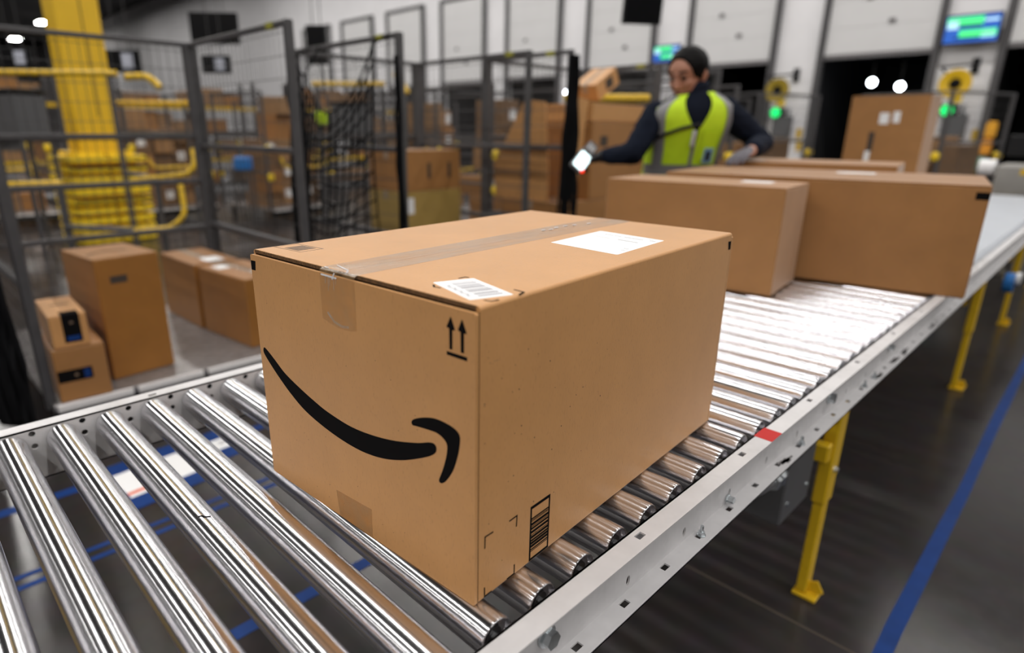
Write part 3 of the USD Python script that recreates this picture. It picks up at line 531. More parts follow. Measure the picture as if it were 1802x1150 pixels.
def cart(label, x0, x1, y0, y1, top=1.72, deck=0.17, group=None, post=0.038, back_post=None, rails=(0.635, 0.925, 1.19), loc=None, panels=('l', 'r', 'b'), right_x0=None, tabs=True):
    """open side towards +x; coordinates are given in the world, the thing's origin is the middle of its base"""
    cx, cy = (x0 + x1) / 2, (y0 + y1) / 2
    t = thing('cage_cart', label, 'cart', (cx, cy, 0) if loc is None else loc, 0, group)
    a, b, c, d = x0 - cx, x1 - cx, y0 - cy, y1 - cy; bp = back_post or post
    for (px, py, w) in ((a, c, bp), (a, d, bp), (b, c, post), (b, d, post)): obj('post', bar((px, py, deck - 0.03), (px, py, top), w), CAGE, t)
    def side(p, q, rl, nm):
        obj('top_rail', bar((*p, top - 0.013), (*q, top - 0.013), 0.026, 0.026), CAGE, t)
        for z in rl: obj('mid_rail', bar((*p, z), (*q, z), 0.030, 0.030), CAGE, t)
        obj('wire_mesh', mesh_wires(p, q, deck, top), WIRE, t, kind='stuff')
    e = post / 2
    if 'l' in panels: side((a + e, c), (b - e, c), (1.135, 0.655), 'l')
    if 'r' in panels: side((a + e, d), (b - e, d), (1.135, 0.655), 'r')
    if 'b' in panels: side((a, c + e), (a, d - e), rails, 'b')
    if tabs:
        for yy in (c, d): obj('tag_strip', rbox((0.07, 0.029, 0.028), 0.001, (b - 0.16, yy, top - 0.013)), TAGY, t, label='yellow green tag on the top rail')
    dk = obj('deck', bb((a - 0.0, c + 0.0, deck - 0.03), (b + 0.055, d, deck - 0.001), 0.003), DECK, t)
    n = 4
    for i in range(n):
        w = (d - c) / n; obj('deck_edge', bb((b + 0.0555, c + i * w + 0.010, deck - 0.030), (b + 0.073, c + (i + 1) * w - 0.010, deck - 0.0008), 0.003), DECK_EDGE, t)
    obj('skirt', bb((b + 0.02, c, 0.07), (b + 0.05, d, deck - 0.03)), BLACK_PL, t)
    for (px, py) in ((a + 0.1, c + 0.1), (a + 0.1, d - 0.1), (b - 0.08, c + 0.1), (b - 0.08, d - 0.1)):
        w = obj('caster', tr(lathe([(0, -0.016), (0.05, -0.016), (0.055, -0.010), (0.055, 0.010), (0.05, 0.016), (0, 0.016)], 18, 'y'), (px, py, 0.0555)), RUBBER, t, smooth=35)
        obj('fork', cat_([bb((px - 0.02, py + s * 0.022 - 0.002, 0.045), (px + 0.03, py + s * 0.022 + 0.002, 0.139)) for s in (-1, 1)] + [bb((px - 0.03, py - 0.03, 0.132), (px + 0.04, py + 0.03, 0.1395))]), ZINC, w)
    return t
cartA = cart('grey wire cage cart at left holding a tall carton and small parcels', -2.86, -1.64, -0.03, 1.165, back_post=0.07)
cartB = cart('grey wire cage cart in the middle with black net and two stacked cartons', -2.70, -1.58, 1.755, 2.775, back_post=0.075)
cartC = cart('grey wire cage cart beside the worker, heaped with cartons', -2.10, -1.36, 2.92, 3.98, post=0.034, back_post=0.062)
cartL = cart('grey wire cage cart cut off by the left edge of the frame', -2.86, -1.64, -1.50, -0.255)
DK = 0.1705
# cart A
x, y = mid(-1.715, 0.225, 0.116, 0, 0, 0.36, 0.268)
tall = carton('tall brown carton standing on the deck of the left cart', (x, y, DK), 0.116, 0.36, 0.268, 0.54, KRAFT_WARM, tape=False)
face_px(tall, 0.36, 0.268, 0.54, '+x', -0.045, 0.445, 0.07, 0.032, INK_SMUDGE, 'faded_print', 'faded dark print'); obj('smile_print', mapped(prism(LineString([(-0.10, 0.02), (-0.05, -0.012), (0.0, -0.02), (0.06, -0.005)]).buffer(0.007), 0.0004), lambda v: np.stack([v[:, 1] + 0.02, v[:, 0], 0.5406 + v[:, 2]], 1)), INK_SMUDGE, tall, label='dark curved print on the top')
x, y = mid(-1.706, 0.851, 0.107, 0, 0, 0.475, 0.28)
p2 = carton('brown carton with white labels, in front of its twin on the left cart', (x, y, DK), 0.107, 0.475, 0.27, 0.357, KRAFT_WARM)
face_px(p2, 0.475, 0.27, 0.357, 'top', -0.13, -0.06, 0.09, 0.07, PAPER, 'shipping_label', 'white label', 0.001); face_px(p2, 0.475, 0.27, 0.357, 'top', 0.12, 0.03, 0.1, 0.08, PAPER, 'shipping_label', 'white label', 0.001)
x, y = mid(-2.217, 0.797, 0.027, 0, 0, 0.48, 0.25)
p1 = carton('brown carton with a white label, rear one of the twin pair on the left cart', (x, y, DK), 0.027, 0.50, 0.25, 0.361, KRAFT_WARM)
face_px(p1, 0.5, 0.25, 0.361, 'top', 0.14, 0.02, 0.13, 0.10, PAPER, 'shipping_label', 'white label', 0.001)
s2 = carton('squat parcel with a black and blue tape band, under a smaller parcel', (-1.735, 0.098, DK), -0.05, 0.30, 0.185, 0.225, KRAFT_DARK, tape=False)
bl = obj('printed_tape', bb((0.1506, -0.087, 0.085), (0.1514, 0.035, 0.135)), INK, s2, label='black printed tape band')
obj('blue_print', bb((0.1515, 0.005, 0.092), (0.1518, 0.028, 0.128)), BLUE_TAPE, bl); obj('pale_print', bb((0.1515, -0.028, 0.104), (0.1518, -0.016, 0.116)), INK_FAINT, bl)
s1 = carton('small parcel with black tape over its top, on the squat parcel', (-1.76, 0.085, DK + 0.2264), -0.05, 0.34, 0.128, 0.135, KRAFT, tape=False)
bl = obj('printed_tape', cat_([bb((0.1702, -0.022, 0.02), (0.1712, 0.040, 0.1362)), bb((0.115, -0.022, 0.1354), (0.1712, 0.040, 0.1362))]), INK, s1, label='black printed tape over the edge')
obj('blue_print', bb((0.1713, -0.012, 0.028), (0.1716, 0.032, 0.046)), BLUE_TAPE, bl); obj('pale_print', bb((0.1713, 0.004, 0.096), (0.1716, 0.016, 0.106)), INK_FAINT, bl)
obj('smile_print', bb((-0.03, -0.03, 0.1352), (-0.018, 0.035, 0.1356)), INK_SMUDGE, s1)
# cart B
u2 = carton('olive brown lower carton of the stacked pair in the middle cart', (-2.40, 2.49, DK), 0.0, 0.40, 0.53, 0.66, KRAFT_OLIVE)
face_px(u2, 0.40, 0.53, 0.66, '+x', -0.215, 0.565, 0.085, 0.11, PAPER, 'shipping_label', 'white label')
u1 = carton('upper carton of the stacked pair in the middle cart', (-2.41, 2.50, DK + 0.662), 0.02, 0.40, 0.52, 0.272, KRAFT_DARK)
for yy in (-0.04, 0.15): face_px(u1, 0.40, 0.52, 0.272, '+x', yy, 0.135, 0.03, 0.11, INK_SMUDGE, 'dark_print', 'dark upright print')
# cart C and the heap of cartons by the worker
carton('big dark brown carton at the bottom of the heap beside the worker', (-1.69, 3.395, DK), 0.0, 0.56, 0.89, 0.60, KRAFT_DARK)
h2 = carton('wide brown carton with a dark logo, second from top of the heap', (-1.64, 3.60, DK + 0.602), 0.0, 0.46, 0.68, 0.53, KRAFT_DARK)
face_px(h2, 0.46, 0.68, 0.53, '+x', -0.20, 0.40, 0.09, 0.07, INK_SMUDGE, 'dark_print', 'dark logo')
carton('shallow brown carton at the top of the heap', (-1.64, 3.60, DK + 1.134), 0.0, 0.44, 0.68, 0.118, KRAFT)
bag = carton('tipped brown parcel with a dark patch, lying on top of the heap', (-1.60, 3.56, DK + 1.335), 0.0, 0.20, 0.27, 0.12, KRAFT, tilt=(0.5, 0.0, 0.0))
face_px(bag, 0.2, 0.27, 0.12, '+x', 0.02, 0.06, 0.09, 0.07, INK_SMUDGE, 'dark_patch', 'dark patch')
carton('long flat carton leaning beside the black net strap', (-1.46, 3.065, DK + 0.607), 0.0, 0.035, 0.17, 0.68, KRAFT, tilt=(-0.14, 0.0, 0.0), tape=False)
t = thing('carton', 'large flat folded carton standing inside the mesh beside the worker', 'box', (-1.80, 2.972, DK + 0.6015))
obj('body', mapped(prism(Polygon([(-0.24, 0), (-0.265, 0.22), (0.026, 0.67), (0.204, 0.65), (0.25, 0.21), (0.26, 0)]), 0.020), lambda v: np.stack([v[:, 0], 0.010 - v[:, 2], v[:, 1]], 1)), KRAFT, t)
obj('fold', mapped(prism(Polygon([(-0.02, 0.02), (0.10, 0.64), (0.104, 0.64), (-0.016, 0.02)]), 0.001), lambda v: np.stack([v[:, 0], -0.0101 - v[:, 2], v[:, 1]], 1)), FLUTE, t, label='dark fold line')

# ------------------------------------------------------------------ cargo nets hanging on the carts
def net(label, rows, mat_=NET, r=0.005, group=None, ties=()):
    """rows: list of polylines (same length); cords run along rows and columns, sagging"""
    G = np.array(rows, float); n, m = G.shape[:2]; ms = []
    for i in range(n): ms.append(tube(list(G[i]), r, 5, 2))
    for j in range(m): ms.append(tube(list(G[:, j]), r, 5, 2))
    for p_, q_ in ties: ms.append(tube([p_, q_], r, 5, 2))
    o = obj('cargo_net', cat_(ms), mat_, None, kind='stuff'); return tag(o, label, 'net', group, 'stuff')
rows = []
for i in range(15):
    t = i / 14; row = []
    for j in range(15):
        u = j / 14; sag = 0.30 * math.sin(math.pi * u) * (1 - t) ** 1.3
        x = -2.47 + 0.83 * u; y = 1.655 - 0.16 * math.sin(math.pi * u) * (0.25 + t) + 0.02 * math.sin(9 * u + 5 * t) - 0.03
        z = 1.64 - 1.38 * t - sag + 0.03 * math.sin(7 * u + 11 * t)
        row.append((x, y, max(z, 0.20 + 0.03 * math.sin(5 * u))))
    rows.append(row)
net('black cargo net sagging along the side of the middle cart', rows, r=0.0055, ties=[(rows[0][j], (rows[0][j][0], 1.7400, 1.708)) for j in (0, 2, 12, 14)])
def strap(label, x, y, z0, z1, w0, w1, dirv, seed, dense=16, r=0.008):
    rg = np.random.default_rng(seed); ms = []
    d = np.array([*dirv, 0.0]); d /= np.linalg.norm(d); nrm = np.array([-d[1], d[0], 0])
    for i in range(dense):
        a = (i / (dense - 1) - 0.5); pts = []
        for t in np.linspace(0, 1, 9):
            w = w0 + (w1 - w0) * t ** 0.8
            pts.append(np.array([x, y, z1 + (z0 - z1) * t]) + d * (a * w + rg.normal() * 0.006) + nrm * rg.normal() * 0.012)
        ms.append(tube(pts, r, 6, 3))
    for z in np.linspace(z0, z1, 12):
        t = (z1 - z) / (z1 - z0); w = w0 + (w1 - w0) * t
        ms.append(tube([np.array([x, y, z]) - d * w / 2, np.array([x, y, z - 0.02]) + nrm * 0.012, np.array([x, y, z]) + d * w / 2], r, 6, 3))
    return tag(obj('gathered_net', cat_(ms), NET, None, kind='stuff'), label, 'net', None, 'stuff')
strap('gathered black net hanging beside the worker, from the heaped cart', -1.295, 2.870, 0.42, 1.68, 0.05, 0.13, (0.7, 0.7), 1)
strap('gathered black net bunched on the back post of the middle cart', -2.585, 1.672, 0.45, 1.58, 0.035, 0.14, (0.6, 0.5), 2)
strap('thin black net strand hanging from the front post of the middle cart', -1.535, 1.705, 0.5, 1.60, 0.015, 0.03, (0.7, 0.7), 4, 7, 0.006)
strap('thick gathered black net at the lower left edge of the frame', -1.60, -0.150, 0.14, 1.05, 0.06, 0.11, (0.5, 0.9), 3, 20, 0.010)

# ------------------------------------------------------------------ floor placards
def placard(label, c, w, l, rot, stripe):
    t = thing('floor_placard', label, 'floor sign', (*c, 0.0016), rot)
    obj('blue_base', bb((-w / 2, -l / 2, 0), (w / 2, l / 2, 0.0010)), BLUE_TAPE, t)
    obj('white_label', bb((-w / 2 + 0.085, -l / 2 + 0.045, 0.0010), (w / 2 - 0.085, l / 2 - 0.045, 0.0014)), PAPER, t)
    if stripe: obj('red_stripe', bb((w / 2 - 0.125, -l / 2 + 0.045, 0.0014), (w / 2 - 0.105, -0.02, 0.0017)), mat('orange_red', (0.72, 0.11, 0.03), 0.5), t)
    else: [obj('print_line', bb((-w / 2 + 0.11 + i * 0.012, -l / 2 + 0.07 + 0.01 * (i % 2), 0.0014), (-w / 2 + 0.116 + i * 0.012, l / 2 - 0.06, 0.0017)), INK_GREY, t) for i in range(int((w - 0.22) / 0.012))]
    return t
placard('blue floor sign with a white label and red stripe, between the rollers', (-1.075, 0.165), 0.37, 0.34, 0.10, True)
placard('smaller blue floor sign with grey print, nearest the front carton', (-1.14, 0.44), 0.26, 0.17, 0.10, False)

# ------------------------------------------------------------------ the worker
S_ = np.array([0.67, 0.742, 0.0]); Fw = np.array([0.742, -0.67, 0.0]); Zv = np.array([0, 0, 1.0])
def P3(o, s=0, f=0, z=0): return np.array(o, float) + S_ * s + Fw * f + Zv * z
worker = thing('person', 'worker in a lime hi-vis vest over navy top, holding a lit scanner', 'person', (-0.36, 2.60, 0.0))
WO = np.array([-0.36, 2.60, 0.0]); L_ = lambda p: np.array(p, float) - WO
neck = np.array([-0.325, 2.545, 1.375]); pelvis = np.array([-0.43, 2.655, 0.90])
shR, elR, wrR = np.array([-0.435, 2.435, 1.325]), np.array([-0.470, 2.300, 1.140]), np.array([-0.625, 2.300, 1.122])
shL, elL, wrL = np.array([-0.215, 2.672, 1.340]), np.array([-0.085, 2.850, 1.190]), np.array([-0.030, 2.600, 1.156])
headc = np.array([-0.345, 2.520, 1.500])
yaw_h = 0.92; pit = 0.36
hf = Fw * math.cos(yaw_h) - S_ * math.sin(yaw_h); hs = S_ * math.cos(yaw_h) + Fw * math.sin(yaw_h)
hf2 = hf * math.cos(pit) - Zv * math.sin(pit); hu = Zv * math.cos(pit) + hf * math.sin(pit)
HP = lambda s, f, u: headc + hs * s + hf2 * f + hu * u
def hand(w, fwd, palm, thumb_side, curl=0.5, r=0.0085, spread=0.0):
    """w wrist, fwd along the hand, palm the way the palm faces"""
    fwd = np.array(fwd, float) / np.linalg.norm(fwd); palm = np.array(palm, float); palm -= fwd * (palm @ fwd); palm /= np.linalg.norm(palm); side = np.cross(fwd, palm) * thumb_side
    out = [hullballs([(w, 0.026), (w + fwd * 0.03 + side * 0.018, 0.017), (w + fwd * 0.03 - side * 0.018, 0.016), (w + fwd * 0.085 + side * 0.030, 0.012), (w + fwd * 0.08 - side * 0.030, 0.011)])]
    for i, (o, ln) in enumerate(((0.030, 0.070), (0.010, 0.078), (-0.010, 0.072), (-0.029, 0.056))):
        p = w + fwd * (0.085 - 0.004 * i) + side * o; d = fwd.copy(); a = curl * (0.6 + 0.12 * i); pts = [(p, r)]
        for k, f in enumerate((0.45, 0.32, 0.23)):
            d = fwd * math.cos(a * (k + 1)) + palm * math.sin(a * (k + 1)) + side * spread * (o / 0.03); p = p + d / np.linalg.norm(d) * ln * f; pts.append((p, r * (0.95 - 0.1 * k)))
        out += chain(pts, 10)
    p = w + fwd * 0.025 + side * 0.026; t1 = p + fwd * 0.028 + side * 0.022 + palm * 0.012; t2 = t1 + fwd * 0.026 + side * 0.004 + palm * 0.014; t3 = t2 + fwd * 0.020 - side * 0.004 + palm * 0.010
    return out + chain([(p, 0.013), (t1, 0.0105), (t2, 0.0095), (t3, 0.0085)], 10)
scan_c = np.array([-0.674, 2.163, 1.097])
scan_ax = np.array([-0.681, 2.264, 1.169]) - np.array([-0.679, 2.123, 1.055]); scan_ax /= np.linalg.norm(scan_ax)
hr_dir = np.array([-0.70, -0.62, -0.22]); hl_dir = np.array([-0.03, -0.97, -0.20])
handR = hand(wrR + np.array([-0.012, -0.008, -0.002]), hr_dir, (0.3, -0.2, -0.9), 1, 0.75)
handL = hand(wrL + np.array([0.0, -0.012, -0.003]), hl_dir, (0.0, 0.0, -1), -1, 0.22)
skullparts = [hullballs([(HP(0, -0.012, 0.030), 0.088), (HP(0, 0.012, 0.022), 0.080), (HP(0, -0.03, 0.0), 0.072)]),
              hullballs([(HP(0, 0.020, 0.0), 0.070), (HP(0.026, 0.045, -0.045), 0.034), (HP(-0.026, 0.045, -0.045), 0.034), (HP(0, 0.066, -0.088), 0.020), (HP(0, 0.030, -0.080), 0.035)]),
              hullballs([(HP(0, 0.088, 0.012), 0.008), (HP(0, 0.106, -0.030), 0.010), (HP(0, 0.090, -0.034), 0.012), (HP(0.012, 0.088, -0.035), 0.009), (HP(-0.012, 0.088, -0.035), 0.009)]),
              hullballs([(HP(-0.030, 0.080, 0.022), 0.010), (HP(0.030, 0.080, 0.022), 0.010), (HP(0, 0.085, 0.024), 0.010)]),
              hullballs([(HP(-0.016, 0.085, -0.060), 0.007), (HP(0.016, 0.085, -0.060), 0.007), (HP(0, 0.090, -0.058), 0.007)]),
              hullballs([(HP(0.040, 0.058, -0.022), 0.022), (HP(0.030, 0.066, -0.03), 0.02)]), hullballs([(HP(-0.040, 0.058, -0.022), 0.022), (HP(-0.030, 0.066, -0.03), 0.02)])]
ears = [hullballs([(HP(s * 0.078, -0.012, 0.012), 0.012), (HP(s * 0.080, -0.016, -0.012), 0.014), (HP(s * 0.075, -0.004, -0.034), 0.009)]) for s in (-1, 1)]
feet = []
hipR, hipL = P3(pelvis, -0.09, 0, -0.02), P3(pelvis, 0.09, 0, -0.02)
knR, knL = P3(hipR, -0.01, 0.03, -0.40), P3(hipL, 0.01, 0.02, -0.40); anR, anL = P3(knR, 0, -0.03, -0.395), P3(knL, 0, -0.02, -0.395)
anR[2] = anL[2] = 0.085
legs = chain([(hipR, 0.085), (knR, 0.056), (anR, 0.038)]) + chain([(hipL, 0.085), (knL, 0.056), (anL, 0.038)]) + [hullballs([(a + [0, 0, -0.045], 0.034), (P3(a, 0, 0.13, -0.058), 0.024)]) for a in (anR, anL)]
trunk = [hullballs([(P3(pelvis, -0.07), 0.10), (P3(pelvis, 0.07), 0.10), (P3(pelvis, -0.06, 0.02, 0.2), 0.085), (P3(pelvis, 0.06, 0.02, 0.2), 0.085)]),
         hullballs([(P3(pelvis, -0.06, 0.02, 0.2), 0.085), (P3(pelvis, 0.06, 0.02, 0.2), 0.085), (P3(neck, -0.10, -0.02, -0.12), 0.075), (P3(neck, 0.10, -0.02, -0.12), 0.075), (P3(neck, 0, -0.02, -0.03), 0.06)]),
         hullballs([(neck - [0, 0, 0.03], 0.055), (HP(0, -0.02, -0.05), 0.050)])]
arms = chain([(shR, 0.046), (elR, 0.036), (wrR, 0.026)]) + chain([(shL, 0.046), (elL, 0.036), (wrL, 0.026)])
body = blend(skullparts + ears + trunk + arms + legs, 0.016, 6)
hb = blend(handL + handR, 0.005, 4)
bodym = cat_([body]); bodym = trimesh.util.concatenate([bodym])
fullm = m3.Manifold.batch_boolean(skullparts + ears + trunk + arms + legs + handL, m3.OpType.Add)
fm = fullm.refine_to_length(0.010).to_mesh(); fb = trimesh.Trimesh(fm.vert_properties[:, :3], fm.tri_verts, process=True); trimesh.smoothing.filter_taubin(fb, iterations=5)
loc = lambda m: tr(m, -WO)
bd = obj('body', loc(fb), SKIN, worker, smooth=True)
for s in (-1, 1):
    obj('eye', loc(cat_([tr(trimesh.creation.icosphere(2, 0.0105), HP(s * 0.031, 0.079, 0.004))])), EYE_D, worker, smooth=True, label='dark eye, lowered')
    obj('eyebrow', loc(blend([hullballs([(HP(s * 0.016, 0.0905, 0.030), 0.0035), (HP(s * 0.034, 0.087, 0.034), 0.0038), (HP(s * 0.050, 0.072, 0.030), 0.0028)])], 0.006, 2)), HAIR, worker, smooth=True)
obj('mouth', loc(blend([hullballs([(HP(-0.019, 0.087, -0.061), 0.0035), (HP(0, 0.0945, -0.058), 0.0055), (HP(0.019, 0.087, -0.061), 0.0035)])], 0.005, 2)), LIP, worker, smooth=True)
# hair: a cap over the skull, drawn back to a low tail
cap = m3.Manifold.batch_boolean([hullballs([(HP(0, -0.014, 0.032), 0.0935), (HP(0, 0.010, 0.030), 0.0845), (HP(0, -0.036, 0.0), 0.078)], 20), hullballs([(HP(0, -0.085, -0.02), 0.040), (HP(0, -0.05, 0.0), 0.07)])], m3.OpType.Add)
cut = hullballs([(HP(0, 0.13, -0.055), 0.115), (HP(0, 0.168, 0.030), 0.124), (HP(0, 0.16, -0.16), 0.16)], 24) + hullballs([(HP(0.09, 0.055, -0.075), 0.070), (HP(-0.09, 0.055, -0.075), 0.070)]) + hullballs([(HP(s, 0.02, -0.055), 0.035) for s in (-0.09, 0.09)])
cap = cap - cut
tail = hullballs([(HP(0, -0.10, -0.02), 0.036), (HP(0.01, -0.120, -0.06), 0.034), (HP(0.015, -0.115, -0.12), 0.022)])
cm = (cap + tail).refine_to_length(0.012).to_mesh(); hm = trimesh.Trimesh(cm.vert_properties[:, :3], cm.tri_verts, process=True); trimesh.smoothing.filter_taubin(hm, iterations=6)
obj('hair', loc(hm), HAIR, worker, smooth=True, label='black hair drawn back into a low tail')
# navy top
def ring(t, grow=0.0, k=40, zoff=0.0):
    """outline of the torso at t in 0 (hips) .. 1 (neck)"""
    zs = np.array([0.80, 0.92, 1.05, 1.16, 1.25, 1.31, 1.355, 1.39, 1.415, 1.43]); ax = np.array([0.185, 0.190, 0.168, 0.172, 0.190, 0.197, 0.182, 0.135, 0.078, 0.068]); ay = np.array([0.128, 0.130, 0.118, 0.122, 0.128, 0.118, 0.100, 0.078, 0.066, 0.062])
    z = zs[0] + (zs[-1] - zs[0]) * t; a = np.interp(z, zs, ax) + grow; b = np.interp(z, zs, ay) + grow
    w = (z - pelvis[2]) / (neck[2] - pelvis[2]); c = pelvis + (neck - pelvis) * np.clip(w, -0.2, 1.0); c[2] = z
    th = np.linspace(0, 2 * np.pi, k, endpoint=False); e = 0.82
    cs, sn = np.sign(np.cos(th)) * np.abs(np.cos(th)) ** e, np.sign(np.sin(th)) * np.abs(np.sin(th)) ** e
    return c + np.outer(a * cs, S_) + np.outer(b * sn, Fw) + np.outer(np.full(k, zoff), Zv) + np.outer(cs * 0.010 * (z > 1.3), Zv)
ts = np.linspace(0, 1, 26)
tor = loft([ring(t) for t in ts])
slv = blend(chain([(shR + (shR - neck) * [0.05, 0.05, 0] - [0, 0, 0.005], 0.066), (elR, 0.053), (wrR + (elR - wrR) * 0.08, 0.041)]) + chain([(shL + (shL - neck) * [0.05, 0.05, 0] - [0, 0, 0.005], 0.066), (elL, 0.056), (wrL + (elL - wrL) * 0.16, 0.042)]), 0.014, 5)
v = slv.vertices; nz = meshkit.fbm(v * 22, 3) - 0.5; slv.vertices = v + slv.vertex_normals * nz[:, None] * 0.016
top = obj('navy_top', loc(cat_([tor, slv])), NAVY, worker, smooth=True, label='navy long sleeved top')
obj('collar', loc(loft([ring(1.0, 0.004, 30, -0.01), ring(1.0, 0.008, 30, 0.012), ring(1.0, -0.002, 30, 0.032), ring(1.0, -0.010, 30, 0.024)], False)), NAVY, top, smooth=True)
# trousers and shoes
obj('trousers', loc(blend(chain([(hipR, 0.098), (knR, 0.072), (P3(anR, 0, 0, 0.02), 0.062)]) + chain([(hipL, 0.098), (knL, 0.072), (P3(anL, 0, 0, 0.02), 0.062)]) + [hullballs([(P3(pelvis, -0.08), 0.112), (P3(pelvis, 0.08), 0.112), (P3(pelvis, 0, 0, 0.06), 0.11)])], 0.025, 4)), TROUSER, worker, smooth=True)
for a in (anR, anL): obj('shoe', loc(blend([hullballs([(a + [0, 0, -0.042], 0.043), (P3(a, 0, -0.03, -0.055), 0.030), (P3(a, 0, 0.14, -0.055), 0.030), (P3(a, 0, 0.07, -0.035), 0.042)])], 0.02, 2)), BLACK_PL, worker, smooth=True)
# vest: front halves with V neck, back, shoulder straps
def patch(th0, th1, t0f, t1f, grow, n=14, k=18, thick=0.004, mat_=LIME):
    """piece of the torso's outline between two angles and heights (functions of the angle)"""
    full_k = 240; V = []
    for i in range(n + 1):
        for j in range(k + 1):
            th = th0 + (th1 - th0) * j / k; t = t0f(th) + (t1f(th) - t0f(th)) * i / n
            zs = ring(t, grow, full_k); V.append(zs[int(round(th / (2 * np.pi) * full_k)) % full_k])
    V = np.array(V) - WO; Fc = []
    for i in range(n):
        for j in range(k): a = i * (k + 1) + j; Fc += [[a, a + 1, a + k + 2], [a, a + k + 2, a + k + 1]]
    return V, np.array(Fc)
PI = math.pi
low = lambda th: 0.30; vz = lambda z: (z - 0.80) / 0.63
def vneck(th):
    d = abs(th - PI / 2); return vz(min(1.235 + d * 0.46, 1.412))
def armh(th):                                                          # the arm hole lowers the upper edge at the sides
    d = min(abs(th), abs(th - PI), abs(th - 2 * PI)); return vz(1.19 + min(d, 0.55) * 0.40 if d < 0.55 else 1.412)
topf = lambda th: min(vneck(th), armh(th))
vs = []
vl = obj('vest', patch(0.0, PI / 2 - 0.03, low, topf, 0.012, 20, 30), LIME, worker, smooth=True, label='lime hi-vis vest with grey stripes')
obj('vest_half', patch(PI / 2 + 0.03, PI, low, topf, 0.012, 20, 30), LIME, vl, smooth=True)
obj('vest_back', patch(PI, 2 * PI, low, lambda th: min(armh(th), vz(1.40)), 0.012, 18, 40), LIME, vl, smooth=True)
for s, c0 in ((1, 0.66), (-1, PI - 0.66)):
    obj('grey_stripe', patch(c0 - 0.20, c0 + 0.20, low, lambda th: min(topf(th), vz(1.405)), 0.0155, 20, 12), REFLECT, vl, smooth=True, label='grey reflective stripe')
obj('grey_band', patch(0.0, PI, lambda th: vz(1.035), lambda th: vz(1.085), 0.0160, 4, 50), REFLECT, vl, smooth=True, label='grey reflective waist band')
obj('pocket', patch(1.02, 1.42, lambda th: vz(1.105), lambda th: vz(1.245), 0.0160, 6, 12), LIME_BRIGHT, vl, smooth=True, label='bright chest pocket')
obj('zip', patch(PI / 2 - 0.035, PI / 2 + 0.035, low, lambda th: vz(1.19), 0.0135, 10, 4), REFLECT, vl, smooth=True)
bdg = obj('badge', patch(1.06, 1.34, lambda th: vz(1.095), lambda th: vz(1.165), 0.0200, 4, 8), BADGE, worker, smooth=True, label='pale blue identity badge')
obj('badge_photo', patch(1.13, 1.27, lambda th: vz(1.105), lambda th: vz(1.150), 0.0212, 3, 4), TROUSER, bdg, smooth=True)
def onchest(th, z, g): return ring(vz(z), g, 240)[int(round(th / (2 * PI) * 240)) % 240]
obj('lanyard_clip', loc(cat_([tube([onchest(PI / 2 + 0.02, z, 0.020) for z in (1.245, 1.21, 1.175)], 0.009, 8)])), WHITE_PL, worker, smooth=True, label='white lanyard clip')
obj('shoulder_strap', loc(tube([onchest(PI / 2 - 0.05 + a, z, 0.020) for a, z in ((0.0, 1.275), (0.35, 1.255), (0.75, 1.225), (1.1, 1.205), (1.45, 1.19))], 0.008, 8)), BLACK_PL, worker, smooth=True, label='black cord across the chest')
for m_ in ('vest', 'vest_half'): pass
glL = blend(hand(wrL + np.array([0.0, -0.016, -0.003]), hl_dir, (0, 0, -1), -1, 0.22, 0.0100), 0.006, 3)
obj('glove', loc(glL), GLOVE, worker, smooth=True, label='grey knitted glove')
glR = blend(hand(wrR + np.array([-0.012, -0.008, -0.002]), hr_dir, (0.3, -0.2, -0.9), 1, 0.75, 0.0100) + [hullballs([(wrR + [0.02, 0, 0], 0.034), (wrR + [-0.015, -0.008, -0.002], 0.032)])], 0.006, 3)
obj('glove', loc(glR), GLOVE_DK, worker, smooth=True, label='black glove')
# the scanner in the right hand
sc = thing('handheld_scanner', 'hand scanner with a glowing white screen in the worker\'s black glove', 'scanner', scan_c)
vx = np.array([0.55, 0.55, -0.63]); vx -= scan_ax * (vx @ scan_ax); vx /= np.linalg.norm(vx); vn = np.cross(vx, scan_ax); vn *= np.sign(vn @ (EYE - scan_c))
SM = lambda m: mapped(m, lambda v: v[:, :1] * vx + v[:, 1:2] * scan_ax + v[:, 2:3] * vn)
obj('body', SM(cat_([rbox((0.074, 0.125, 0.020), 0.006), rbox((0.054, 0.075, 0.030), 0.009, (0, 0.090, 0.0))])), GREY_PL, sc, smooth=30)
obj('screen', SM(tr(prism(rrect(-0.030, -0.050, 0.030, 0.046, 0.010), 0.002), (0, 0, 0.0101))), SCR_W, sc, label='glowing white screen')
obj('keypad', SM(cat_([rbox((0.010, 0.008, 0.003), 0.001, (-0.014 + 0.014 * i, 0.075 + 0.013 * j, 0.016)) for i in range(3) for j in range(3)])), WHITE_PL, sc)
obj('trigger_light', SM(tr(trimesh.creation.icosphere(2, 0.0085), (0.030, -0.048, 0.012))), RED_LED, sc, label='red light')

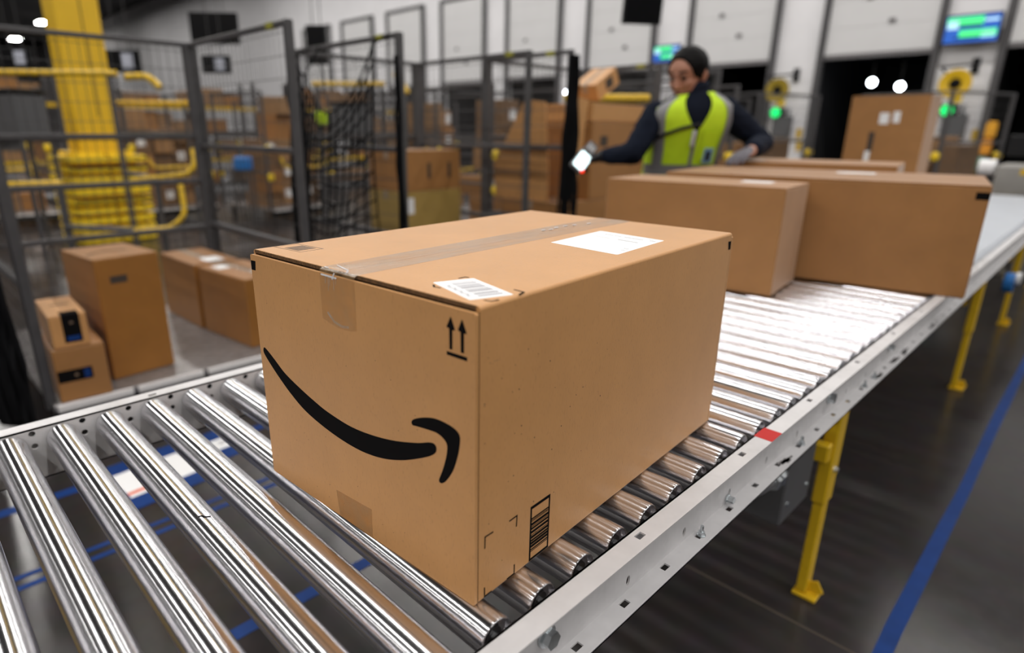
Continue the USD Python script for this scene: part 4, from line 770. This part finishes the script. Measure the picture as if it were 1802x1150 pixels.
# ------------------------------------------------------------------ yellow column with plastic guard
col = thing('steel_column', 'yellow painted steel column rising behind the left cart', 'column', (-6.98, 1.56, 0), 0.04)
obj('shaft', bb((-0.21, -0.21, 0), (0.21, 0.21, ZC - 0.01), 0.015), YELLOW_COL, col)
obj('seam', cat_([bb((0.2105, 0.02, 1.35), (0.213, 0.035, 3.4))]), mat('seam_brown', (0.25, 0.16, 0.01), 0.6), col)
obj('base_plate', bb((-0.29, -0.29, 0), (0.29, 0.29, 0.02)), YELLOW_COL, col)
gd = thing('column_guard', 'ribbed yellow plastic guard around the foot of the column', 'column guard', (-6.98, 1.56, 0.021), 0.04)
for k in range(9):
    z0 = k * 0.104 + (0.03 if k > 5 else 0)
    prof_ = []
    for half in (-1, 1):
        R = rrect(-0.40, -0.40, 0.40, 0.40, 0.12).difference(sbox(-0.235, -0.235, 0.235, 0.235))
        cutx = sbox(-0.5, 0.012, 0.5, 0.5) if half > 0 else sbox(-0.5, -0.5, 0.5, -0.012)
        g0 = R.intersection(cutx)
        m_ = prism(R.buffer(0.012).intersection(cutx), 0.060); groove = prism(rrect(-0.31, -0.31, 0.31, 0.31, 0.08).difference(sbox(-0.235, -0.235, 0.235, 0.235)).intersection(cutx), 0.046)
        obj('ring_half', tr(cat_([m_, tr(groove, (0, 0, 0.059))]), (0, 0, z0)), YELLOW_PE, gd)
for z in (0.45, 0.80): obj('strap', bb((-0.425, -0.03, z), (0.426, 0.03, z + 0.03)) if False else cat_([bb((0.418, -0.40, z), (0.424, 0.40, z + 0.02))]), BLACK_PL, gd)

# ------------------------------------------------------------------ yellow tubular stock cart behind the left cart
yt = thing('tube_rack', 'yellow tubular rack with curved handles behind the left cart', 'rack', (-4.6, 1.0, 0))
yl = lambda pts, r, n, **k: obj(n, tr(tube(pts, r, 10), (4.6, -1.0, 0)), CAGE if n in ('post', 'brace', 'foot_bar') else YELLOW, yt, smooth=40, **k)
yl([(-6.05, 0.38, 1.685), (-5.07, 1.368, 1.685)], 0.026, 'top_bar'); yl([(-5.02, 1.42, 1.655), (-4.88, 1.56, 1.665), (-4.80, 1.62, 1.57)], 0.030, 'end_handle')
yl([(-5.35, 0.22, 0.78), (-4.82, 0.768, 0.81)], 0.022, 'low_bar'); yl([(-4.42, 1.19, 0.835), (-4.12, 1.52, 0.885), (-4.10, 1.57, 0.96), (-4.136, 1.583, 1.08)], 0.022, 'curved_handle')
yl([(-4.139, 1.447, 0.82), (-4.07, 1.43, 0.56), (-4.12, 1.31, 0.46), (-4.30, 1.1, 0.45)], 0.022, 'curved_handle')
yl([(-5.95, 0.47, 1.67), (-5.95, 0.47, 0.001)], 0.022, 'post'); yl([(-5.12, 1.32, 1.67), (-5.12, 1.32, 0.001)], 0.022, 'post'); yl([(-4.85, 0.74, 0.80), (-4.85, 0.74, 0.001)], 0.022, 'post'); yl([(-4.30, 1.32, 0.85), (-4.30, 1.32, 0.001)], 0.022, 'post'); yl([(-4.30, 1.32, 0.84), (-4.42, 1.19, 0.835)], 0.02, 'brace'); yl([(-4.85, 0.74, 0.45), (-4.30, 1.1, 0.45)], 0.022, 'foot_bar'); yl([(-4.30, 1.1, 0.45), (-4.30, 1.32, 0.45)], 0.018, 'brace')
yl([(-5.95, 0.47, 0.80), (-4.85, 0.74, 0.80)], 0.018, 'brace'); yl([(-5.12, 1.32, 0.85), (-4.30, 1.32, 0.85)], 0.018, 'brace')

# ------------------------------------------------------------------ hung screens
def monitor(label, c, w, h, yaw, facing, rod_=True, group=None, tilt=0.0, ztop=None):
    t = thing('monitor', label, 'screen', c, yaw, group)
    rot = trimesh.transformations.rotation_matrix(tilt, [1, 0, 0])
    T = lambda m: (m.apply_transform(rot), m)[1]
    obj('case', T(rbox((w, 0.05, h), 0.008)), BLACK_PL, t); obj('display', T(bb((-w / 2 + 0.02, -0.0265, -h / 2 + 0.02), (w / 2 - 0.02, -0.0255, h / 2 - 0.02))), DARK_SCREEN if facing is None else facing, t)
    if rod_: obj('hanger', cat_([rod((s * w * 0.2, 0.03, 0), (s * w * 0.2, 0.03, (ztop or ZC) - c[2] - 0.002), 0.005, 6) for s in (-1, 1)]), TRACK, t)
    return t
yw = 0.85
def window_patch(t, w, h): obj('pale_window', bb((-0.02, -0.0275, -h * 0.32), (w * 0.30, -0.0265, h * 0.34)), SCR_GREY, t, label='pale grey patch on the screen')
m_ = monitor('large dark hanging screen, high above the wire carts at left', (-10.85, 4.70, 2.95), 0.86, 0.52, yw, None)
m_ = monitor('small dark screen with a pale patch under the large hanging screen', (-10.65, 4.58, 2.33), 0.50, 0.30, yw, None); window_patch(m_, 0.5, 0.3)
m_ = monitor('dark screen with a pale patch just right of the yellow column', (-10.62, 3.05, 2.27), 0.54, 0.34, yw, None); window_patch(m_, 0.54, 0.34)
m_ = monitor('dark screen with a pale patch left of the yellow column', (-11.85, 1.82, 2.31), 0.50, 0.30, yw, None); window_patch(m_, 0.5, 0.3)
monitor('black hanging screen seen from behind, at the top centre', (-2.48, 5.45, 2.50), 0.40, 0.50, 0.95, None, True, None, 0.12)
m_ = monitor('dark hanging screen seen edge on above the middle cart', (-5.72, 3.72, 2.17), 0.24, 0.42, 0.72, None)
obj('cable', tube([(0.02, 0.03, -0.2), (0.05, 0.03, -0.36), (0.03, 0.03, -0.52)], 0.012, 6), BLACK_PL, m_)
def status_screen(label, x0, x1, z0, z1, yb):
    w, h = x1 - x0, z1 - z0; t = thing('status_screen', label, 'screen', ((x0 + x1) / 2, yb, z0))
    obj('case', bb((-w / 2 - 0.03, 0, -0.03), (w / 2 + 0.03, 0.08, h + 0.03), 0.01), BLACK_PL, t)
    obj('mount', bb((-0.1, 0.08, h * 0.4), (0.1, YB - yb - 0.001, h * 0.6)), TRACK, t)
    def q(a, b, c, d, m, n): obj(n, bb((-w / 2 + a * w, -0.004, b * h), (-w / 2 + c * w, -0.001, d * h)), m, t)
    q(0, 0, 1, 1, SCR_B, 'display'); 
    def q2(a, b, c, d, m, n): obj(n, bb((-w / 2 + a * w, -0.008, b * h), (-w / 2 + c * w, -0.0045, d * h)), m, t)
    q2(0.02, 0.66, 0.70, 0.95, SCR_G, 'green_block'); q2(0.03, 0.52, 0.24, 0.84, SCR_P, 'pale_block'); q2(0.28, 0.20, 0.97, 0.46, SCR_G, 'green_block'); q2(0.70, 0.16, 0.95, 0.42, SCR_P, 'pale_block'); q2(0.26, 0.56, 0.68, 0.64, DARK_SCREEN, 'dark_block'); q2(0.20, 0.13, 0.68, 0.19, DARK_SCREEN, 'dark_block'); q2(0.72, 0.74, 0.97, 0.84, SCR_P, 'pale_block')
    return t
status_screen('green and blue status screen high between the right hand dock doors', -2.30, -1.36, 3.13, 3.66, 17.3)
status_screen('green and blue status screen behind the worker\'s head', -9.50, -8.68, 3.22, 3.64, 17.3)

# ------------------------------------------------------------------ dock equipment on the piers
def dock_set(x, which, s):
    t = thing('dock_light', 'yellow dock loading light on a black arm, %s pier' % which, 'dock light', (x, YB, 2.31))
    obj('arm', cat_([bar((0.25, -0.03, 0.36), (0.25, -0.30, 0.36), 0.06), bar((0.25, -0.30, 0.36), (-0.35, -0.34, 0.33), 0.05), bar((-0.30, -0.34, 0.33), (-0.05, -0.36, 0.02), 0.04), bb((0.18, -0.05, 0.2), (0.32, -0.001, 0.52))]), BLACK_PL, t)
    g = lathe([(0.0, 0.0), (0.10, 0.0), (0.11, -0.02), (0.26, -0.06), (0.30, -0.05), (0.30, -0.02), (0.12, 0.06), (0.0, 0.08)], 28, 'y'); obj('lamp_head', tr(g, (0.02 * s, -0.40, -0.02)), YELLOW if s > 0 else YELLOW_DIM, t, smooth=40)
    obj('lens', tr(lathe([(0, -0.09), (0.10, -0.08), (0.11, -0.05), (0, -0.03)], 20, 'y'), (0.02 * s, -0.40, -0.02)), DARK_SCREEN, t, smooth=40)
    obj('tail', bb((0.0, -0.42, -0.42), (0.20, -0.36, -0.26), 0.03), YELLOW_PE, t)
    c = thing('dock_control_box', 'dark dock control box with a green signal, %s pier' % which, 'control box', (x + 0.12, YB, 1.0))
    obj('cabinet', bb((-0.22, -0.26, 0.12), (0.22, -0.001, 0.66), 0.02), GREY_BOX, c); obj('green_signal', tr(lathe([(0, -0.02), (0.10, -0.02), (0.12, 0.0), (0.12, 0.02), (0, 0.02)], 20, 'y'), (-0.16, -0.31, 0.745)), GREEN, c, label='lit green signal')
    obj('signal_hood', bb((-0.30, -0.285, 0.62), (0.0, -0.001, 0.87), 0.02), BLACK_PL, c); obj('conduit', cat_([rod((0.1, -0.04, 0.6), (0.1, -0.04, 0.86), 0.03, 8), rod((-0.1, -0.05, 0.12), (-0.1, -0.05, -0.95), 0.03, 8)]), ZINC, c)
    for i, (dx, z) in enumerate(((0.42, 0.10), (0.46, -0.22), (-0.42, -0.12))): obj('warning_sticker', bb((dx - 0.07, -0.012, z), (dx + 0.07, -0.001, z + 0.24)), YELLOW, c, label='yellow warning plate')
    g = thing('bollard_guard', 'stepped yellow steel guard at the foot of the %s pier' % which, 'guard', (x - 0.05, YB - 0.55, 0))
    obj('upright', bb((-0.20, -0.08, 0), (0.08, 0.08, 0.86), 0.02), YELLOW, g); obj('step', bb((0.08, -0.08, 0), (0.36, 0.08, 0.45), 0.02), YELLOW, g)
dock_set(-1.90, 'right hand', 1); dock_set(-5.66, 'left hand', -1)
o = thing('stacked_bins', 'narrow stack of orange, green and grey bins by the right dock pier', 'bins', (-1.12, 17.25, 0))
for i, (z, m_) in enumerate(((0.0, GREY_PL), (0.42, mat('dull_green', (0.16, 0.30, 0.22), 0.6)), (0.80, mat('orange', (0.85, 0.34, 0.02), 0.5)), (1.16, mat('orange2', (0.85, 0.40, 0.02), 0.5)))): obj('bin', rbox((0.20, 0.16, 0.34), 0.04, (0.02 * i, 0, z), False), m_, o)
for i, (x, z) in enumerate(((-3.72, 2.44), (-3.10, 2.32))):
    t = thing('trailer_lamp', ('left', 'right')[i] + ' one of two white lamps glowing in the dark dock opening', 'lamp', (x, 17.95, z)); obj('glass', lathe([(0, -0.03), (0.07, -0.03), (0.09, 0.0), (0.07, 0.03), (0, 0.03)], 16, 'y'), TRUCKLIT, t, smooth=40); obj('bracket', bb((-0.015, 0.03, -0.02), (0.015, 5.34, 0.02)) if False else bb((-0.015, -0.01, 0.08), (0.015, 0.01, 3.249 - z)), BLACK_PL, t)
t = thing('work_lamp', 'small round white lamp left of the worker, above the wire carts', 'lamp', (-2.72, 4.62, 1.585)); obj('glass', trimesh.creation.icosphere(2, 0.028), TRUCKLIT, t, smooth=True); obj('pole', rod((0, 0.03, 0.0), (0, 0.03, -1.584), 0.012, 8), GREY_PL, t); obj('neck', rod((0, 0.0, 0), (0, 0.03, 0), 0.012, 8), GREY_PL, t)

# ------------------------------------------------------------------ carts, racks and cartons farther back
def far_cart(label, x, y, yaw, w=1.15, d=1.05, top=1.72):
    t = dup(far0, (x, y, 0), yaw, label); return t
far0 = cart('grey wire cage cart behind the worker, closest of the far carts', -3.10, -1.90, 5.4, 6.5, tabs=False)
for i, (px, py) in enumerate(((0.61, -0.52), (0.61, 0.52), (-0.61, -0.52), (-0.61, 0.52))):
    for z in (0.60, 0.98): obj('bumper', lathe([(0, -0.05), (0.035, -0.05), (0.05, -0.02), (0.05, 0.02), (0.035, 0.05), (0, 0.05)], 14).apply_translation((px, py, z)), YELLOW_PE, far0, smooth=40, label='yellow bumper')
obj('handle', tube([(0.63, -0.35, 0.86), (0.68, -0.30, 0.72), (0.68, 0.30, 0.72), (0.63, 0.35, 0.86)], 0.022, 8), YELLOW, far0, smooth=40, label='yellow push handle')
obj('shelf', bb((-0.55, -0.5, 0.90), (0.2, 0.5, 0.93)), CAGE, far0) if False else None
FC = [(-0.70, 9.6, 1.2, 'grey wire cage cart behind the worker\'s shoulder'), (-2.6, 8.6, 1.3, 'dark wire cage cart between the heap and the worker\'s head'), (-4.35, 5.2, 0.0, 'grey wire cage cart seen past the stacked cartons'), (-5.9, 5.5, 0.2, 'grey wire cage cart beyond the net of the middle cart'), (-7.7, 4.05, 0.15, 'grey wire cage cart beyond the blue tote'), (-8.75, 2.7, 0.1, 'grey wire cage cart right of the yellow column'), (-9.3, 0.9, 0.0, 'grey wire cage cart left of the yellow column'), (-7.2, -0.9, 0.0, 'grey wire cage cart at the far left edge'), (-10.5, 5.6, 0.2, 'grey wire cage cart far back under the large screen'), (-8.0, 6.9, 0.3, 'grey wire cage cart far back beyond the net')]
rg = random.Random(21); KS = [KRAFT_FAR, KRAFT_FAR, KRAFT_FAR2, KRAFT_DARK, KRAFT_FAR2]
def pack(x, y, yaw, n, label, group, zmax=1.5, w=1.0, d=0.9):
    c, s = math.cos(yaw), math.sin(yaw)
    cells = [(i, j) for i in (0,) for j in (-1, 0, 1)]; cnt = 0
    for (i, j) in cells:
        z = DK
        while cnt < n and z < zmax:
            bw, bd, bh = rg.uniform(0.3, 0.5), rg.uniform(0.24, d / 3 - 0.02), rg.uniform(0.18, 0.42)
            if z + bh > zmax + 0.15: break
            lx, ly = 0.35 - bw / 2 + rg.uniform(-0.06, 0.08), j * d / 3
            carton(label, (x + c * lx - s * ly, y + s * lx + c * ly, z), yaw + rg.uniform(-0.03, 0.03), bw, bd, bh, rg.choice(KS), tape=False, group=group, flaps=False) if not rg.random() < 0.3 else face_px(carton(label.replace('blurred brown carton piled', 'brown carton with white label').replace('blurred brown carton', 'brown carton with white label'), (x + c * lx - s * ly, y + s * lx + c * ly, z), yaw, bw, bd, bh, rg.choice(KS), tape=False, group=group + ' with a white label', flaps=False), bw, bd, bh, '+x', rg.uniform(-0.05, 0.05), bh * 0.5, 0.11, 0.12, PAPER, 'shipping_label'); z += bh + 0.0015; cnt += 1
            if rg.random() < 0.16: break
for (x, y, yaw, lab) in FC: far_cart(lab, x, y, yaw)
for (x, y, yaw, lab), nm in zip(FC, ('behind the worker\'s shoulder', 'between the heap and the worker\'s head', 'seen past the stacked cartons', 'beyond the net of the middle cart', 'beyond the blue tote', 'right of the yellow column', 'left of the yellow column', 'at the far left edge', 'far back under the large screen', 'far back beyond the net')):
    pack(x, y, yaw, 11, 'blurred brown carton piled in the wire cart ' + nm, 'cartons in the cart ' + nm, 1.1 if y > 8 else 1.55)
pack(-2.5, 5.95, 0.0, 8, 'blurred brown carton in the wire cart closest behind the worker', 'cartons in the closest far cart', 1.3)
def rack_rail(label, a, b, z, r=0.03):
    t = thing('pick_rail', label, 'rail', (*a, 0)); d = np.array(b) - np.array(a)
    obj('rail', rod((0, 0, z), (*d, z), r, 10), YELLOW, t)
    for k in (0.05, 0.95): obj('post', rod((*(d * k), 0.001), (*(d * k), z), 0.024, 8), CAGE, t)
    obj('shelf', bar((0, 0, z - 0.35), (*d, z - 0.35), 0.05), CAGE, t)
rack_rail('thin yellow rail right of the yellow column', (-7.75, 1.98), (-6.98, 2.64), 1.525)
rack_rail('yellow rail beyond the net of the middle cart', (-6.48, 4.06), (-5.80, 4.72), 1.80)
rack_rail('short yellow rail between the middle cart and the heap', (-2.62, 4.45), (-2.05, 5.0), 1.53, 0.04)
t = thing('tote', 'dark grey bin on a stand left of the yellow column', 'bin', (-6.60, 0.86, 0), 0.5); obj('shell', rbox((0.36, 0.36, 0.42), 0.03, (0, 0, 1.13), False), GREY_PL, t); obj('stand', cat_([bb((sx * 0.16 - 0.015, sy * 0.16 - 0.015, 0), (sx * 0.16 + 0.015, sy * 0.16 + 0.015, 1.13)) for sx in (-1, 1) for sy in (-1, 1)]), CAGE, t); obj('lid', rbox((0.39, 0.39, 0.04), 0.01, (0, 0, 1.552), False), BLACK_PL, t)
t = thing('tote', 'bright blue tote on a grey stand beyond the left cart', 'tote', (-6.86, 3.19, 0), 0.7); obj('shell', rbox((0.20, 0.17, 0.17), 0.02, (0, 0, 0.722), False), BLUE_PL, t); obj('stand', cat_([bb((sx * 0.09 - 0.01, sy * 0.07 - 0.01, 0), (sx * 0.09 + 0.01, sy * 0.07 + 0.01, 0.7215)) for sx in (-1, 1) for sy in (-1, 1)]), CAGE, t)
t = thing('tote', 'lime block beyond the net, standing in for a distant hi-vis vest', 'bag', (-6.30, 4.02, 0), 0.7); obj('bag', rbox((0.13, 0.08, 0.17), 0.03, (0.05, -0.03, 1.29), False), LIME, t); obj('post', bb((-0.02, 0.02, 0), (0.02, 0.06, 1.75)), CAGE, t)  # lime block put in for a distant hi-vis vest
t = thing('tote', 'wide grey bin on a stand beyond the net of the middle cart', 'bin', (-5.55, 4.05, 0), 0.7); obj('shell', rbox((0.46, 0.3, 0.34), 0.02, (0, 0, 1.18), False), GREY_PL, t); obj('stand', cat_([bb((sx * 0.2 - 0.015, sy * 0.12 - 0.015, 0), (sx * 0.2 + 0.015, sy * 0.12 + 0.015, 1.18)) for sx in (-1, 1) for sy in (-1, 1)]), CAGE, t); obj('lid', rbox((0.5, 0.34, 0.03), 0.01, (0, 0, 1.522), False), BLACK_PL, t)
t = thing('swing_arm', 'yellow slanted arm on a post right of the net', 'arm', (-4.80, 4.235, 0), 0.0); obj('arm', bar((-0.09, -0.02, 1.86), (0.07, 0.02, 1.63), 0.06), YELLOW, t); obj('post', bb((0.03, -0.02, 0), (0.07, 0.02, 1.62)), CAGE, t)

st = thing('packing_station', 'grey and black labelling station at the far end of the conveyor', 'machine', (0.76, 7.15, 0))
obj('cabinet', bb((-0.37, -0.28, 0), (0.40, 0.28, 0.98), 0.015), mat('station_grey', (0.30, 0.29, 0.27), 0.5, vary=0.15, scale=4), st); obj('yellow_strip', bb((-0.372, -0.285, 0.66), (-0.20, -0.2805, 0.72)), YELLOW, st, label='yellow strip'); obj('yellow_mark', bb((-0.20, -0.285, 0.90), (-0.14, -0.2805, 0.95)), YELLOW, st)
obj('panel_gap', bb((-0.12, -0.284, 0.06), (-0.10, -0.2805, 0.94)), BLACK_PL, st); obj('monitor', bb((-0.36, -0.05, 1.05), (0.36, 0.0, 1.235), 0.01), BLACK_PL, st, label='black monitor'); obj('monitor_stand', bb((-0.04, -0.02, 0.98), (0.04, 0.02, 1.06)), BLACK_PL, st)
pr2 = thing('paper_roll', 'white paper roll beside the labelling station', 'paper roll', (0.31, 6.98, 0.88)); obj('roll', lathe([(0.02, -0.06), (0.068, -0.06), (0.07, -0.055), (0.07, 0.055), (0.068, 0.06), (0.02, 0.06)], 24, 'x').apply_translation((0, 0, 0.071)), PAPER, pr2, smooth=40)
obj('holder', cat_([bb((-0.075, -0.02, -0.8795), (-0.062, 0.02, 0.08)), bb((-0.09, -0.09, -0.8795), (0.07, 0.09, -0.865))]), BLACK_PL, pr2)

def far_rack(label, x, y0, y1, group, nshelf=4):
    t = thing('storage_rack', label, 'rack', (x, (y0 + y1) / 2, 0)); h = (y1 - y0) / 2
    for sx in (-0.3, 0.3):
        for sy in (-h, h): obj('upright', bb((sx - 0.03, sy - 0.03, 0), (sx + 0.03, sy + 0.03, 2.15)), CAGE, t)
    for k in range(nshelf):
        z = 0.16 + 0.50 * k; obj('shelf', bb((-0.32, -h, z - 0.04), (0.32, h, z)), CAGE, t); obj('beam', bb((0.32, -h, z - 0.07), (0.35, h, z)), YELLOW if k % 2 else CAGE, t)
        yy = -h + 0.06
        while yy < h - 0.3:
            w = rg.uniform(0.24, 0.46); bh = rg.uniform(0.18, 0.40)
            if yy + w > h - 0.05: break
            if rg.random() < 0.82:
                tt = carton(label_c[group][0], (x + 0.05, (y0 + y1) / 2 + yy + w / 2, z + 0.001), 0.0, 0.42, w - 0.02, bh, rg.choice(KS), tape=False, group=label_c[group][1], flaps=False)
            yy += w
    return t
label_c = {1: ('brown carton on the far storage rack under the hanging screens', 'cartons on the rack under the screens'), 2: ('brown carton on the far storage rack beyond the net', 'cartons on the rack beyond the net'), 3: ('brown carton on the far storage rack left of the yellow column', 'cartons on the rack left of the column')}
far_rack('tall storage rack of cartons far back under the hanging screens', -12.4, 3.3, 5.9, 1)
far_rack('tall storage rack of cartons far back beyond the net', -11.4, 6.4, 9.0, 2)
far_rack('tall storage rack of cartons far back left of the yellow column', -12.9, -0.6, 2.4, 3)

def mesh_screen(label, a, b, top):
    t = thing('mesh_screen', label, 'fence', (*a, 0)); d = np.array(b, float) - np.array(a, float)
    for k in (0.0, 0.5, 1.0): obj('post', bar((*(d * k), 0.001), (*(d * k), top), 0.06), CAGE, t)
    for z in (0.15, 1.1, top - 0.03): obj('rail', bar((0, 0, z), (*d, z), 0.045), CAGE, t)
    obj('wire_mesh', mesh_wires((0, 0), tuple(d), 0.15, top, 0.022, 0.05, 0.0028), WIRE, t, kind='stuff')
mesh_screen('dark mesh screen between the heap of cartons and the worker\'s head', (-3.85, 6.55), (-2.72, 7.70), 2.0)
